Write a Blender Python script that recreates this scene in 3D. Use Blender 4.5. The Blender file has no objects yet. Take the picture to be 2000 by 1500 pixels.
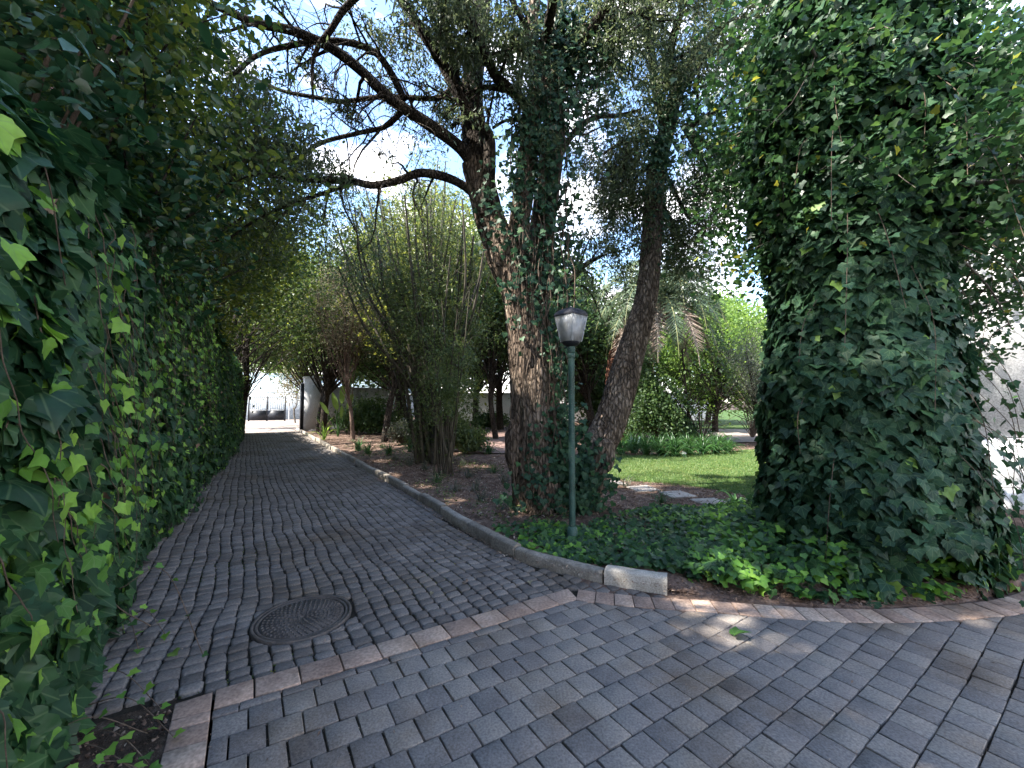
import bpy, math, random
import numpy as np
from mathutils import Vector, Matrix, noise
R = math.radians
rng = np.random.default_rng(7)
random.seed(7)
scene = bpy.context.scene
C = scene.collection

# ------------------------------------------------------------------ camera, sky, sun, exposure
FPX, CAMH, TILT = 790.0, 1.5, math.atan(35 / 790)
cam_d = bpy.data.cameras.new('camera'); cam = bpy.data.objects.new('camera', cam_d); C.objects.link(cam)
cam.location = (0, 0, CAMH); cam.rotation_euler = (math.pi / 2 + TILT, 0, 0)
cam_d.sensor_fit = 'HORIZONTAL'; cam_d.sensor_width = 36; cam_d.lens = 36 * FPX / 2000
cam_d.clip_start = 0.02; cam_d.clip_end = 2000
scene.camera = cam

SUN_AZ = (-1.0, -0.25); SUN_EL = R(47)
_n = math.hypot(*SUN_AZ)
SUN = np.array([SUN_AZ[0] / _n * math.cos(SUN_EL), SUN_AZ[1] / _n * math.cos(SUN_EL), math.sin(SUN_EL)])
world = bpy.data.worlds.new('World'); scene.world = world; world.use_nodes = True
nt = world.node_tree; nt.nodes.clear()
wo = nt.nodes.new('ShaderNodeOutputWorld'); bg = nt.nodes.new('ShaderNodeBackground')
sky = nt.nodes.new('ShaderNodeTexSky'); sky.sky_type = 'NISHITA'; sky.sun_disc = False
sky.sun_elevation = SUN_EL; sky.sun_rotation = math.atan2(SUN_AZ[0], SUN_AZ[1])
sky.air_density = 1.0; sky.dust_density = .4; sky.ozone_density = 2.4
tc = nt.nodes.new('ShaderNodeTexCoord')
cn = nt.nodes.new('ShaderNodeTexNoise'); cn.inputs['Scale'].default_value = 3.1; cn.inputs['Detail'].default_value = 7; cn.inputs['Roughness'].default_value = .58
mp = nt.nodes.new('ShaderNodeMapping'); mp.inputs['Scale'].default_value = (1, 1, 2.2); mp.inputs['Location'].default_value = (.35, .1, .6)
sx = nt.nodes.new('ShaderNodeSeparateXYZ'); ma = nt.nodes.new('ShaderNodeMath'); ma.operation = 'MULTIPLY_ADD'
ma.inputs[1].default_value = -.25; ma.inputs[2].default_value = .095
ad = nt.nodes.new('ShaderNodeMath'); ad.operation = 'ADD'
cr = nt.nodes.new('ShaderNodeValToRGB'); cr.color_ramp.elements[0].position = .47; cr.color_ramp.elements[1].position = .59
mx = nt.nodes.new('ShaderNodeMix'); mx.data_type = 'RGBA'; mx.inputs[7].default_value = (6.6, 6.3, 6.1, 1)
L = nt.links.new
L(tc.outputs['Generated'], mp.inputs['Vector']); L(mp.outputs[0], cn.inputs['Vector'])
L(tc.outputs['Generated'], sx.inputs[0]); L(sx.outputs['Z'], ma.inputs[0]); L(cn.outputs['Fac'], ad.inputs[0]); L(ma.outputs[0], ad.inputs[1])
L(ad.outputs[0], cr.inputs[0]); L(cr.outputs[0], mx.inputs[0]); L(sky.outputs[0], mx.inputs[6]); L(mx.outputs[2], bg.inputs['Color'])
L(bg.outputs[0], wo.inputs[0]); bg.inputs['Strength'].default_value = 0.12

sd = bpy.data.lights.new('sun', 'SUN'); so = bpy.data.objects.new('sun', sd); C.objects.link(so)
sd.energy = 3.3; sd.angle = R(.55); sd.color = (1, .94, .85)
so.rotation_euler = Vector(SUN).to_track_quat('Z', 'Y').to_euler(); so.location = (-8, 0, 14)
scene.view_settings.view_transform = 'Standard'; scene.view_settings.look = 'None'
scene.view_settings.exposure = 2.6; scene.view_settings.gamma = 1; scene.view_settings.use_curve_mapping = False
scene.render.engine = 'CYCLES'
scene.cycles.max_bounces = 8; scene.cycles.diffuse_bounces = 4; scene.cycles.glossy_bounces = 2
scene.cycles.transmission_bounces = 6; scene.cycles.transparent_max_bounces = 8
scene.cycles.use_denoising = True; scene.cycles.caustics_reflective = False; scene.cycles.caustics_refractive = False
scene.cycles.sample_clamp_indirect = 6

# ------------------------------------------------------------------ measuring helpers
ct, st = math.cos(TILT), math.sin(TILT)
def ray(px, py):
    x = (px - 1000) / FPX; z = -(py - 750) / FPX
    return np.array([x, ct - z * st, st + z * ct])
def G(px, py, z=0.0):                      # the point of the ground seen at a place of the survey photograph
    r = ray(px, py); k = (z - CAMH) / r[2]; return np.array([r[0] * k, r[1] * k, z])
def W(px, py, Y):                          # the point at a given distance ahead
    r = ray(px, py); k = Y / r[1]; return np.array([r[0] * k, Y, CAMH + r[2] * k])
def proj(P):
    P = np.atleast_2d(P); x, y, z = P[:, 0], P[:, 1], P[:, 2] - CAMH
    d = y * ct + z * st; zz = -y * st + z * ct
    d = np.where(d < .05, .05, d)
    return 1000 + FPX * x / d, 750 - FPX * zz / d, d
UH = np.array([.8371, .5471]); VH = np.array([-.5471, .8371])
def UV(u, v, z=0.0):
    p = UH * u + VH * v; return np.array([p[0], p[1], z])
def interp(pts, n):                        # smooth resample of a polyline (Catmull-Rom)
    P = np.asarray(pts, float)
    if len(P) == 2: t = np.linspace(0, 1, n)[:, None]; return P[0] * (1 - t) + P[1] * t
    Q = np.vstack([2 * P[0] - P[1], P, 2 * P[-1] - P[-2]])
    s = np.linspace(0, len(P) - 1 - 1e-6, n); i = s.astype(int); t = (s - i)[:, None]
    a, b, c, d = Q[i], Q[i + 1], Q[i + 2], Q[i + 3]
    return .5 * (2 * b + (c - a) * t + (2 * a - 5 * b + 4 * c - d) * t ** 2 + (3 * b - 3 * c + d - a) * t ** 3)
def norm(a): return a / np.maximum(np.linalg.norm(a, axis=-1, keepdims=True), 1e-9)
_ph = rng.uniform(0, 6.28, (40, 3)); _dr = rng.normal(0, 1, (40, 3))
def vnoise(P, f=1.0, o=0):                 # cheap smooth noise in about -1..1
    P = np.asarray(P, float); s = 0
    for k in range(6):
        d = _dr[(o + k) % 40]; s = s + np.sin(P @ d * f * (1 + .45 * k) + _ph[(o + k) % 40, 0]) / (1 + .45 * k)
    return s / 2.6

# ------------------------------------------------------------------ object helpers
def tag(o, label=None, cat=None, group=None, kind=None):
    if label: o['label'] = label
    if cat: o['category'] = cat
    if group: o['group'] = group
    if kind: o['kind'] = kind
    return o
def thing(name, label, cat, loc=(0, 0, 0), group=None):
    o = bpy.data.objects.new(name, None); C.objects.link(o); o.location = tuple(float(a) for a in loc)
    o.empty_display_size = .2
    return tag(o, label, cat, group)
class MB:
    def __init__(s): s.V = []; s.L = []; s.T = []; s.R = []; s.K = []; s.n = 0
    def add(s, V, F, rnd=.5, lco=None):
        V = np.asarray(V, float).reshape(-1, 3); F = np.asarray(F, np.int64)
        s.V.append(V); s.L.append((F + s.n).ravel()); s.T.append(np.full(len(F), F.shape[1])); s.n += len(V)
        s.R.append(np.broadcast_to(np.asarray(rnd, float), (len(V),))); s.K.append(np.zeros((len(V), 3)) if lco is None else lco)
        return s
    def box(s, x0, x1, y0, y1, z0, z1, rnd=.5):
        V = [(x, y, z) for z in (z0, z1) for y in (y0, y1) for x in (x0, x1)]
        return s.add(V, [(0, 2, 3, 1), (4, 5, 7, 6), (0, 1, 5, 4), (2, 6, 7, 3), (0, 4, 6, 2), (1, 3, 7, 5)], rnd)
    def mesh(s, name, off=(0, 0, 0), smooth=False):
        me = bpy.data.meshes.new(name); V = np.concatenate(s.V) - np.asarray(off, float)
        Lp = np.concatenate(s.L).astype(np.int32); T = np.concatenate(s.T).astype(np.int32)
        me.vertices.add(len(V)); me.vertices.foreach_set('co', V.astype(np.float32).ravel())
        me.loops.add(len(Lp)); me.loops.foreach_set('vertex_index', Lp)
        me.polygons.add(len(T)); me.polygons.foreach_set('loop_start', np.concatenate([[0], np.cumsum(T)[:-1]]).astype(np.int32))
        try: me.polygons.foreach_set('loop_total', T)
        except Exception: pass
        me.update(calc_edges=True)
        a = me.attributes.new('rnd', 'FLOAT', 'POINT'); a.data.foreach_set('value', np.concatenate(s.R).astype(np.float32))
        a = me.attributes.new('lco', 'FLOAT_VECTOR', 'POINT'); a.data.foreach_set('vector', np.concatenate(s.K).astype(np.float32).ravel())
        if smooth: me.polygons.foreach_set('use_smooth', np.ones(len(T), bool))
        return me
    def build(s, name, mat, parent=None, smooth=False, kind=None):
        off = tuple(parent.location) if parent is not None else (0, 0, 0)
        me = s.mesh(name, off, smooth); me.materials.append(mat)
        o = bpy.data.objects.new(name, me); C.objects.link(o)
        if parent is not None: o.parent = parent
        if kind: o['kind'] = kind
        return o
def frames(P):
    T = norm(np.gradient(P, axis=0)); n = len(P); N = np.zeros_like(P)
    a = np.array([1., 0, 0]) if abs(T[0][0]) < .8 else np.array([0, 1., 0])
    v = a - T[0] * (a @ T[0]); N[0] = v / np.linalg.norm(v)
    for i in range(1, n):
        v = N[i - 1] - T[i] * (N[i - 1] @ T[i]); N[i] = v / max(np.linalg.norm(v), 1e-9)
    return T, N, np.cross(T, N)
def tube(mb, P, r, sides=8, bark=0.0, rnd=.5, cap=True, seed=0, ridges=9):
    P = np.asarray(P, float); n = len(P); r = np.broadcast_to(np.asarray(r, float), (n,))
    T, N, B = frames(P); th = np.linspace(0, 2 * math.pi, sides, endpoint=False)
    rad = r[:, None] * np.ones(sides)
    if bark:
        s = np.cumsum(np.r_[0, np.linalg.norm(np.diff(P, axis=0), axis=1)])[:, None]
        w = th[None] * ridges + 1.8 * np.sin(s * 2.3 + th[None] * 2 + seed) + .9 * np.sin(s * 6.1 + th[None] * 3 + seed)
        fis = 1 - np.abs(np.sin(w * .5)); fis = fis ** 3
        w2 = th[None] * ridges * 2.3 + 1.3 * np.sin(s * 5 + th[None] + 2 * seed)
        f2 = (1 - np.abs(np.sin(w2 * .5))) ** 4
        lump = .5 * np.sin(th[None] * 2 + s * 1.1 + seed) + .5 * np.sin(th[None] * 3 - s * 1.9 + seed)
        brk = np.sin(s * 21 + 2.2 * np.sin(th[None] * 5 + seed)) * .18 + rng.normal(0, .13, (n, sides))
        rad = rad * (1 + bark * (1.3 * lump * .5 - 1.0 * fis - .5 * f2 + brk * .5))
    V = (P[:, None] + rad[..., None] * (np.cos(th)[None, :, None] * N[:, None] + np.sin(th)[None, :, None] * B[:, None])).reshape(-1, 3)
    i = np.arange(n - 1)[:, None] * sides; j = np.arange(sides)[None]; k = (j + 1) % sides
    F = np.stack([i + j, i + k, i + sides + k, i + sides + j], -1).reshape(-1, 4)
    mb.add(V, F, rnd)
    if cap and sides >= 3:
        m = mb.n
        mb.add(np.vstack([V[-sides:], P[-1:]]), [(a, (a + 1) % sides, sides) for a in range(sides)], rnd)
# leaf templates: tip along +y, upper face +z
def fold(x, y): return .13 * abs(x) - .25 * y * y * .5
_iv = [(0, -.02), (.18, -.15), (.38, -.17), (.52, -.04), (.53, .1), (.64, .26), (.68, .42), (.50, .46), (.34, .53), (.2, .74), (0, 1.0)]
_ol = _iv + [(-x, y) for x, y in _iv[-2:0:-1]]
_olc = [(0, .26)] + _ol
IVY = (np.array([(x * .95, y, fold(x, y) + (.06 if abs(x) > .5 else 0)) for x, y in _olc]),
       np.array([(0, 1 + (a + 1) % 20, 1 + a) for a in range(20)]))
_lt = [(0, .2), (0, 0), (.40, -.12), (.62, .34), (.34, .5), (0, 1), (-.34, .5), (-.62, .34), (-.40, -.12)]
def _hires():
    half = [(0, -.02), (.2, -.155), (.42, -.17), (.56, -.03), (.55, .1), (.66, .25), (.70, .44), (.52, .47), (.36, .54), (.19, .76), (0, 1.03)]
    seg = [interp([half[0], half[1], half[2], half[3], half[4]], 9), interp([half[4], half[5], half[6]], 5)[1:], interp([half[6], half[7], half[8], half[9], half[10]], 9)[1:]]
    H = np.vstack([np.c_[q, 0 * q[:, 0]] if q.shape[1] == 2 else q for q in seg])[:, :2]; full = np.vstack([H, (H * [-1, 1])[-2:0:-1]]); n = len(full); c = np.array([0, .26])
    V = [np.array([[*c, 0]])]
    for f in (.35, .7, 1.0): q = c + (full - c) * f; V.append(np.c_[q, .10 * np.abs(q[:, 0]) - .16 * q[:, 1] ** 2 - .16 * q[:, 0] ** 2 + (.02 * np.sin(np.arange(n) * 1.9) if f == 1 else 0)])
    V = np.vstack(V); F = [(0, 1 + (a + 1) % n, 1 + a) for a in range(n)]
    for r in range(2): F += [(1 + r * n + a, 1 + r * n + (a + 1) % n, 1 + (r + 1) * n + (a + 1) % n) for a in range(n)] + [(1 + r * n + a, 1 + (r + 1) * n + (a + 1) % n, 1 + (r + 1) * n + a) for a in range(n)]
    return V, np.array(F)
IVYH = _hires()
IVYL = (np.array([(x, y, fold(x, y)) for x, y in _lt]), np.array([(0, 1 + (a + 1) % 8, 1 + a) for a in range(8)]))
IVYS = (np.array([(0, -.1, 0), (.5, .2, .1), (0, 1, -.1), (-.5, .2, .1)]), np.array([(0, 1, 2), (0, 2, 3)]))
OVAL = (np.array([(0, 0, 0), (.24, .25, .05), (.26, .6, .03), (0, 1, -.1), (-.26, .6, .03), (-.24, .25, .05)]),
        np.array([(0, 1, 2, 3), (0, 3, 4, 5)]))
LANCE = (np.array([(0, 0, 0), (.15, .42, .04), (0, 1, -.1), (-.15, .42, .04)]), np.array([(0, 1, 2), (0, 2, 3)]))
def leafs(mb, tm, P, N, T, S, rnd):
    V, F = tm; n = len(P); k = len(V)
    if n == 0: return
    Z = norm(N); Y = norm(T - (T * Z).sum(1, keepdims=True) * Z); X = np.cross(Y, Z)
    S = np.broadcast_to(S, (n,))
    VV = P[:, None] + S[:, None, None] * (V[None, :, 0:1] * X[:, None] + V[None, :, 1:2] * Y[:, None] + V[None, :, 2:3] * Z[:, None])
    FF = (F[None] + (np.arange(n) * k)[:, None, None]).reshape(-1, F.shape[1])
    mb.add(VV.reshape(-1, 3), FF, np.repeat(rnd, k), np.tile(V, (n, 1)))
def rvec(n): return norm(rng.normal(0, 1, (n, 3)))
# gaps of the canopy through which the sun reaches the ground
GAPS = [(1400, 1215, 105, 32), (1480, 1255, 75, 30), (1500, 1180, 90, 22), (1345, 1165, 60, 20), (1860, 1195, 45, 14), (1990, 1290, 40, 40), (1500, 1165, 50, 20),
        (1540, 1320, 25, 12), (1600, 1268, 30, 9), (1960, 1330, 30, 30), (1240, 1140, 45, 14), (1450, 1130, 70, 20),
        (975, 852, 60, 6), (1330, 913, 130, 9), (1440, 905, 80, 7), (1210, 925, 80, 12), (1300, 940, 80, 8), (1480, 925, 70, 9), (1380, 928, 60, 6), (1250, 905, 60, 5), (1500, 905, 60, 6), (1230, 945, 50, 7), (1390, 975, 170, 16), (1290, 990, 80, 10), (1480, 990, 70, 10), (1250, 955, 60, 9),
        (1460, 862, 90, 14), (1110, 822, 70, 10), (700, 872, 90, 12), (640, 858, 60, 10), (760, 935, 30, 7), (990, 900, 40, 6), (930, 915, 40, 5), (880, 890, 30, 5), (1030, 1010, 25, 10), (820, 955, 35, 9), (900, 985, 30, 10), (955, 1010, 22, 8), (745, 905, 30, 6), (1360, 950, 110, 9), (1450, 930, 60, 8), (1700, 1290, 40, 16), (1620, 1390, 30, 14), (1880, 1400, 45, 22)]
SPOTS = [(952, 470, 5.5, .2), (940, 400, 5.6, .14), (925, 250, 5.7, .16), (920, 160, 5.8, .12), (1040, 775, 5.3, .13), (1035, 700, 5.3, .07), (1072, 360, 5.6, .12), (985, 520, 5.5, .14), (1215, 760, 5.6, .12), (1240, 690, 5.7, .1),(930,330,5.6,.12),(1045,940,5.3,.08)] + [(1955, 690, 5.6, .3), (1985, 640, 5.5, .22), (1965, 800, 5.5, .3), (1945, 600, 5.7, .2), (1985, 740, 5.5, .22), (1975, 900, 5.5, .25), (1990, 440, 5.5, .5), (1960, 320, 5.5, .5), (1950, 980, 5.4, .2)]
def lit(P):
    Q = P - SUN[None] * (P[:, 2:3] / SUN[2]); px, py, d = proj(Q * np.array([1, 1, 0]))
    m = np.zeros(len(P), bool); wob = 1 + .45 * vnoise(Q, 5.0, 3)
    for cx, cy, rx, ry in GAPS: m |= ((px - cx) / rx) ** 2 + ((py - cy) / ry) ** 2 < wob
    for cx, cy, Y_, r_ in SPOTS:
        D_ = P - W(cx, cy, Y_); al = D_ @ SUN; m |= (np.linalg.norm(D_ - al[:, None] * SUN, axis=1) < r_ * wob) & (al > .3)
    m |= (Q @ np.array([VH[0], VH[1], 0]) > 23.2) & (Q @ np.array([VH[0], VH[1], 0]) < 28.5) & (Q @ np.array([UH[0], UH[1], 0]) < 4)
    return m & (Q[:, 1] > 1)

# ------------------------------------------------------------------ materials
def mat(name):
    m = bpy.data.materials.new(name); m.use_nodes = True; n = m.node_tree; n.nodes.clear()
    return m, n, n.nodes.new, n.links.new
def ramp(new, stops):
    r = new('ShaderNodeValToRGB'); e = r.color_ramp.elements
    while len(e) < len(stops): e.new(.5)
    for i, (p, c) in enumerate(stops): e[i].position = p; e[i].color = (*c, 1)
    return r
def leaf_mat(name, stops, trans=.3, rough=.42, vein=False, spec=.45):
    m, n, new, ln = mat(name)
    out = new('ShaderNodeOutputMaterial'); b = new('ShaderNodeBsdfPrincipled'); t = new('ShaderNodeBsdfTranslucent'); mixs = new('ShaderNodeMixShader')
    at = new('ShaderNodeAttribute'); at.attribute_name = 'rnd'; cr = ramp(new, stops); ln(at.outputs['Fac'], cr.inputs[0])
    nz = new('ShaderNodeTexNoise'); nz.inputs['Scale'].default_value = 34; nz.inputs['Detail'].default_value = 2
    hs = new('ShaderNodeHueSaturation'); mm = new('ShaderNodeMapRange'); mm.inputs[3].default_value = .72; mm.inputs[4].default_value = 1.3
    ge = new('ShaderNodeNewGeometry'); ln(ge.outputs['Position'], nz.inputs['Vector'])
    ln(nz.outputs['Fac'], mm.inputs[0]); ln(mm.outputs[0], hs.inputs['Value']); ln(cr.outputs[0], hs.inputs['Color'])
    col = hs.outputs[0]
    if vein:
        la = new('ShaderNodeAttribute'); la.attribute_name = 'lco'; sp = new('ShaderNodeSeparateXYZ'); ln(la.outputs['Vector'], sp.inputs[0])
        ab = new('ShaderNodeMath'); ab.operation = 'ABSOLUTE'; ln(sp.outputs['X'], ab.inputs[0])
        best = None
        for ang in (0, 38, 82):
            c_, s_ = math.cos(R(ang)), math.sin(R(ang))
            p = new('ShaderNodeMath'); p.operation = 'MULTIPLY'; p.inputs[1].default_value = c_; ln(ab.outputs[0], p.inputs[0])
            q = new('ShaderNodeMath'); q.operation = 'MULTIPLY_ADD'; q.inputs[1].default_value = -s_; ln(sp.outputs['Y'], q.inputs[0]); ln(p.outputs[0], q.inputs[2])
            r = new('ShaderNodeMath'); r.operation = 'ABSOLUTE'; ln(q.outputs[0], r.inputs[0])
            if best is None: best = r
            else:
                w = new('ShaderNodeMath'); w.operation = 'MINIMUM'; ln(best.outputs[0], w.inputs[0]); ln(r.outputs[0], w.inputs[1]); best = w
        mr = new('ShaderNodeMapRange'); mr.inputs[1].default_value = .006; mr.inputs[2].default_value = .03; mr.inputs[3].default_value = .32; mr.inputs[4].default_value = 0
        ln(best.outputs[0], mr.inputs[0])
        mv = new('ShaderNodeMix'); mv.data_type = 'RGBA'; mv.inputs[7].default_value = (.17, .25, .11, 1); ln(mr.outputs[0], mv.inputs[0]); ln(col, mv.inputs[6]); col = mv.outputs[2]
    bp = new('ShaderNodeBump'); bp.inputs['Strength'].default_value = .25; bp.inputs['Distance'].default_value = .01; ln(nz.outputs['Fac'], bp.inputs['Height']); ln(bp.outputs[0], b.inputs['Normal'])
    tc_ = new('ShaderNodeHueSaturation'); tc_.inputs['Value'].default_value = 1.9; tc_.inputs['Hue'].default_value = .485; tc_.inputs['Saturation'].default_value = 1.05; ln(col, tc_.inputs['Color']); ln(tc_.outputs[0], t.inputs['Color'])
    ln(col, b.inputs['Base Color']); b.inputs['Roughness'].default_value = rough; b.inputs['Specular IOR Level'].default_value = spec
    mixs.inputs[0].default_value = trans; ln(b.outputs[0], mixs.inputs[1]); ln(t.outputs[0], mixs.inputs[2]); ln(mixs.outputs[0], out.inputs[0])
    return m
def surf_mat(name, stops, scale=8, rough=.85, bump=.4, bdist=.01, stretch=(1, 1, 1), objrnd=0.0, spec=.3, detail=6, speck=None, coords='pos', metallic=0, fine=None, crack=None, stain=None):
    m, n, new, ln = mat(name)
    out = new('ShaderNodeOutputMaterial'); b = new('ShaderNodeBsdfPrincipled'); ln(b.outputs[0], out.inputs[0])
    ge = new('ShaderNodeNewGeometry'); mp = new('ShaderNodeMapping'); mp.inputs['Scale'].default_value = stretch; ln(ge.outputs['Position'], mp.inputs[0])
    nz = new('ShaderNodeTexNoise'); nz.inputs['Scale'].default_value = scale; nz.inputs['Detail'].default_value = detail; nz.inputs['Roughness'].default_value = .65; ln(mp.outputs[0], nz.inputs['Vector'])
    f = nz.outputs['Fac']
    if objrnd:
        oi = new('ShaderNodeObjectInfo'); at = new('ShaderNodeAttribute'); at.attribute_name = 'rnd'
        a = new('ShaderNodeMath'); a.operation = 'ADD'; ln(oi.outputs['Random'], a.inputs[0]); ln(at.outputs['Fac'], a.inputs[1])
        fr = new('ShaderNodeMath'); fr.operation = 'FRACT'; ln(a.outputs[0], fr.inputs[0])
        sb = new('ShaderNodeMath'); sb.operation = 'MULTIPLY_ADD'; sb.inputs[1].default_value = objrnd; sb.inputs[2].default_value = -objrnd / 2; ln(fr.outputs[0], sb.inputs[0])
        a2 = new('ShaderNodeMath'); a2.operation = 'ADD'; ln(sb.outputs[0], a2.inputs[0]); ln(f, a2.inputs[1]); f = a2.outputs[0]
    cr = ramp(new, stops); ln(f, cr.inputs[0]); col = cr.outputs[0]
    n2 = new('ShaderNodeTexNoise'); n2.inputs['Scale'].default_value = fine or scale * 9; n2.inputs['Detail'].default_value = 3; ln(mp.outputs[0], n2.inputs['Vector'])
    hs = new('ShaderNodeHueSaturation'); mr = new('ShaderNodeMapRange'); mr.inputs[1].default_value = .3; mr.inputs[2].default_value = .7; mr.inputs[3].default_value = .7; mr.inputs[4].default_value = 1.3
    ln(n2.outputs['Fac'], mr.inputs[0]); ln(mr.outputs[0], hs.inputs['Value']); ln(col, hs.inputs['Color']); col = hs.outputs[0]
    if stain:
        ns = new('ShaderNodeTexNoise'); ns.inputs['Scale'].default_value = stain[0]; ns.inputs['Detail'].default_value = 5; ns.inputs['Roughness'].default_value = .6; ln(ge.outputs['Position'], ns.inputs['Vector'])
        ms = new('ShaderNodeMapRange'); ms.inputs[1].default_value = .48; ms.inputs[2].default_value = .68; ms.inputs[4].default_value = stain[2]; ln(ns.outputs['Fac'], ms.inputs[0])
        mw = new('ShaderNodeMix'); mw.data_type = 'RGBA'; mw.blend_type = 'MULTIPLY'; mw.inputs[7].default_value = (*stain[1], 1); ln(ms.outputs[0], mw.inputs[0]); ln(col, mw.inputs[6]); col = mw.outputs[2]
    ck = None
    if crack:
        m2 = new('ShaderNodeMapping'); m2.inputs['Scale'].default_value = crack; dn_ = new('ShaderNodeVectorMath'); dn_.operation = 'MULTIPLY_ADD'; dn_.inputs[1].default_value = (.09, .09, .09); ln(nz.outputs['Color'], dn_.inputs[0]); ln(ge.outputs['Position'], dn_.inputs[2]); ln(dn_.outputs[0], m2.inputs[0])
        vc = new('ShaderNodeTexVoronoi'); vc.feature = 'DISTANCE_TO_EDGE'; vc.inputs['Scale'].default_value = 1; ln(m2.outputs[0], vc.inputs['Vector'])
        ck = new('ShaderNodeMapRange'); ck.inputs[1].default_value = 0; ck.inputs[2].default_value = .22; ck.inputs[3].default_value = .25; ck.inputs[4].default_value = 1; ln(vc.outputs['Distance'], ck.inputs[0])
        mc = new('ShaderNodeMix'); mc.data_type = 'RGBA'; mc.blend_type = 'MULTIPLY'; mc.inputs[0].default_value = .8; ln(col, mc.inputs[6]); ln(ck.outputs[0], mc.inputs[7]); col = mc.outputs[2]
    if speck:
        vo = new('ShaderNodeTexVoronoi'); vo.inputs['Scale'].default_value = speck[0]; ln(ge.outputs['Position'], vo.inputs['Vector'])
        lt = new('ShaderNodeMath'); lt.operation = 'LESS_THAN'; lt.inputs[1].default_value = speck[1]; ln(vo.outputs['Distance'], lt.inputs[0])
        mv = new('ShaderNodeMix'); mv.data_type = 'RGBA'; mv.inputs[7].default_value = (*speck[2], 1); ln(lt.outputs[0], mv.inputs[0]); ln(col, mv.inputs[6]); col = mv.outputs[2]
    ln(col, b.inputs['Base Color']); b.inputs['Roughness'].default_value = rough; b.inputs['Specular IOR Level'].default_value = spec; b.inputs['Metallic'].default_value = metallic
    if bump:
        ad = new('ShaderNodeMath'); ad.operation = 'MULTIPLY_ADD'; ad.inputs[1].default_value = .35; ln(n2.outputs['Fac'], ad.inputs[0]); ln(nz.outputs['Fac'], ad.inputs[2])
        hh = ad.outputs[0]
        if ck is not None: a3 = new('ShaderNodeMath'); a3.operation = 'MULTIPLY_ADD'; a3.inputs[1].default_value = 1.3; ln(ck.outputs[0], a3.inputs[0]); ln(hh, a3.inputs[2]); hh = a3.outputs[0]
        bp = new('ShaderNodeBump'); bp.inputs['Strength'].default_value = bump; bp.inputs['Distance'].default_value = bdist; ln(hh, bp.inputs['Height']); ln(bp.outputs[0], b.inputs['Normal'])
    return m
M = {}
M['ivy'] = leaf_mat('ivy_leaf', [(0, (.013, .040, .021)), (.35, (.022, .066, .027)), (.64, (.042, .108, .033)), (.8, (.11, .26, .037)), (1, (.27, .46, .07))], .25, .46, True, .3)
M['ivyd'] = leaf_mat('dark_ivy_leaf', [(0, (.014, .042, .027)), (.5, (.032, .080, .042)), (.85, (.06, .135, .05)), (1, (.20, .33, .06))], .2, .5, True, .22)
M['main'] = leaf_mat('olive_leaf', [(0, (.04, .055, .03)), (.5, (.07, .10, .045)), (1, (.15, .17, .08))], .4, .45)
M['left'] = leaf_mat('broad_leaf', [(0, (.026, .055, .018)), (.5, (.06, .10, .022)), (1, (.20, .23, .035))], .5, .42)
M['right'] = leaf_mat('bright_leaf', [(0, (.018, .05, .02)), (.5, (.03, .08, .026)), (.96, (.065, .13, .033)), (1, (.26, .27, .04))], .35, .4)
M['oval'] = leaf_mat('oval_leaf', [(0, (.014, .045, .022)), (1, (.03, .085, .035))], .2, .35)
M['back'] = leaf_mat('background_leaf', [(0, (.03, .06, .018)), (.5, (.06, .10, .028)), (1, (.15, .19, .04))], .4, .5)
M['backd'] = leaf_mat('dark_background_leaf', [(0, (.024, .055, .022)), (.5, (.048, .095, .03)), (1, (.10, .155, .04))], .4, .5)
M['lime'] = leaf_mat('lime_leaf', [(0, (.07, .14, .03)), (1, (.18, .28, .06))], .45, .5)
M['grey'] = leaf_mat('grey_leaf', [(0, (.05, .06, .045)), (1, (.13, .14, .09))], .25, .5)
M['yellow'] = leaf_mat('yellow_green_leaf', [(0, (.06, .09, .02)), (1, (.22, .24, .05))], .5, .45)
M['bamboo'] = leaf_mat('shrub_leaf', [(0, (.04, .065, .022)), (.6, (.08, .12, .035)), (1, (.17, .20, .06))], .38, .42)
M['dry'] = leaf_mat('dry_twig_leaf', [(0, (.09, .085, .045)), (1, (.26, .23, .15))], .25, .7)
M['palm'] = leaf_mat('palm_leaf', [(0, (.06, .095, .055)), (.7, (.12, .17, .10)), (1, (.30, .29, .10))], .3, .4)
M['palmdry'] = leaf_mat('dry_palm_leaf', [(0, (.2, .15, .12)), (1, (.33, .27, .22))], .2, .7)
M['strap'] = leaf_mat('strap_leaf', [(0, (.02, .06, .02)), (1, (.06, .15, .04))], .3, .35)
M['agave'] = leaf_mat('agave_leaf', [(0, (.08, .14, .12)), (1, (.13, .2, .17))], .05, .5)
M['grass'] = leaf_mat('grass_blade', [(0, (.045, .10, .025)), (.6, (.10, .175, .04)), (1, (.22, .24, .08))], .3, .5)
M['litter'] = leaf_mat('litter_leaf', [(0, (.08, .045, .028)), (.5, (.21, .135, .095)), (.85, (.36, .27, .20)), (1, (.5, .42, .34))], .1, .8)
M['white'] = leaf_mat('white_petal', [(0, (.7, .72, .7)), (1, (.85, .85, .85))], .3, .6)
M['pink'] = leaf_mat('pink_petal', [(0, (.6, .22, .25)), (1, (.75, .4, .42))], .4, .6)
bk = dict(scale=5, stretch=(1, 1, .28), bump=1.0, bdist=.03, rough=.95, spec=.12)
M['bark'] = surf_mat('fissured_bark', [(.3, (.09, .068, .052)), (.5, (.21, .158, .12)), (.68, (.36, .29, .225))], fine=38, crack=(22, 22, 7), **bk)
M['barkd'] = surf_mat('dark_bark', [(.3, (.03, .024, .02)), (.65, (.10, .082, .066))], fine=40, crack=(26, 26, 9), **bk)
M['barkg'] = surf_mat('grey_bark', [(.3, (.06, .052, .045)), (.65, (.19, .165, .14))], fine=40, **bk)
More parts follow.
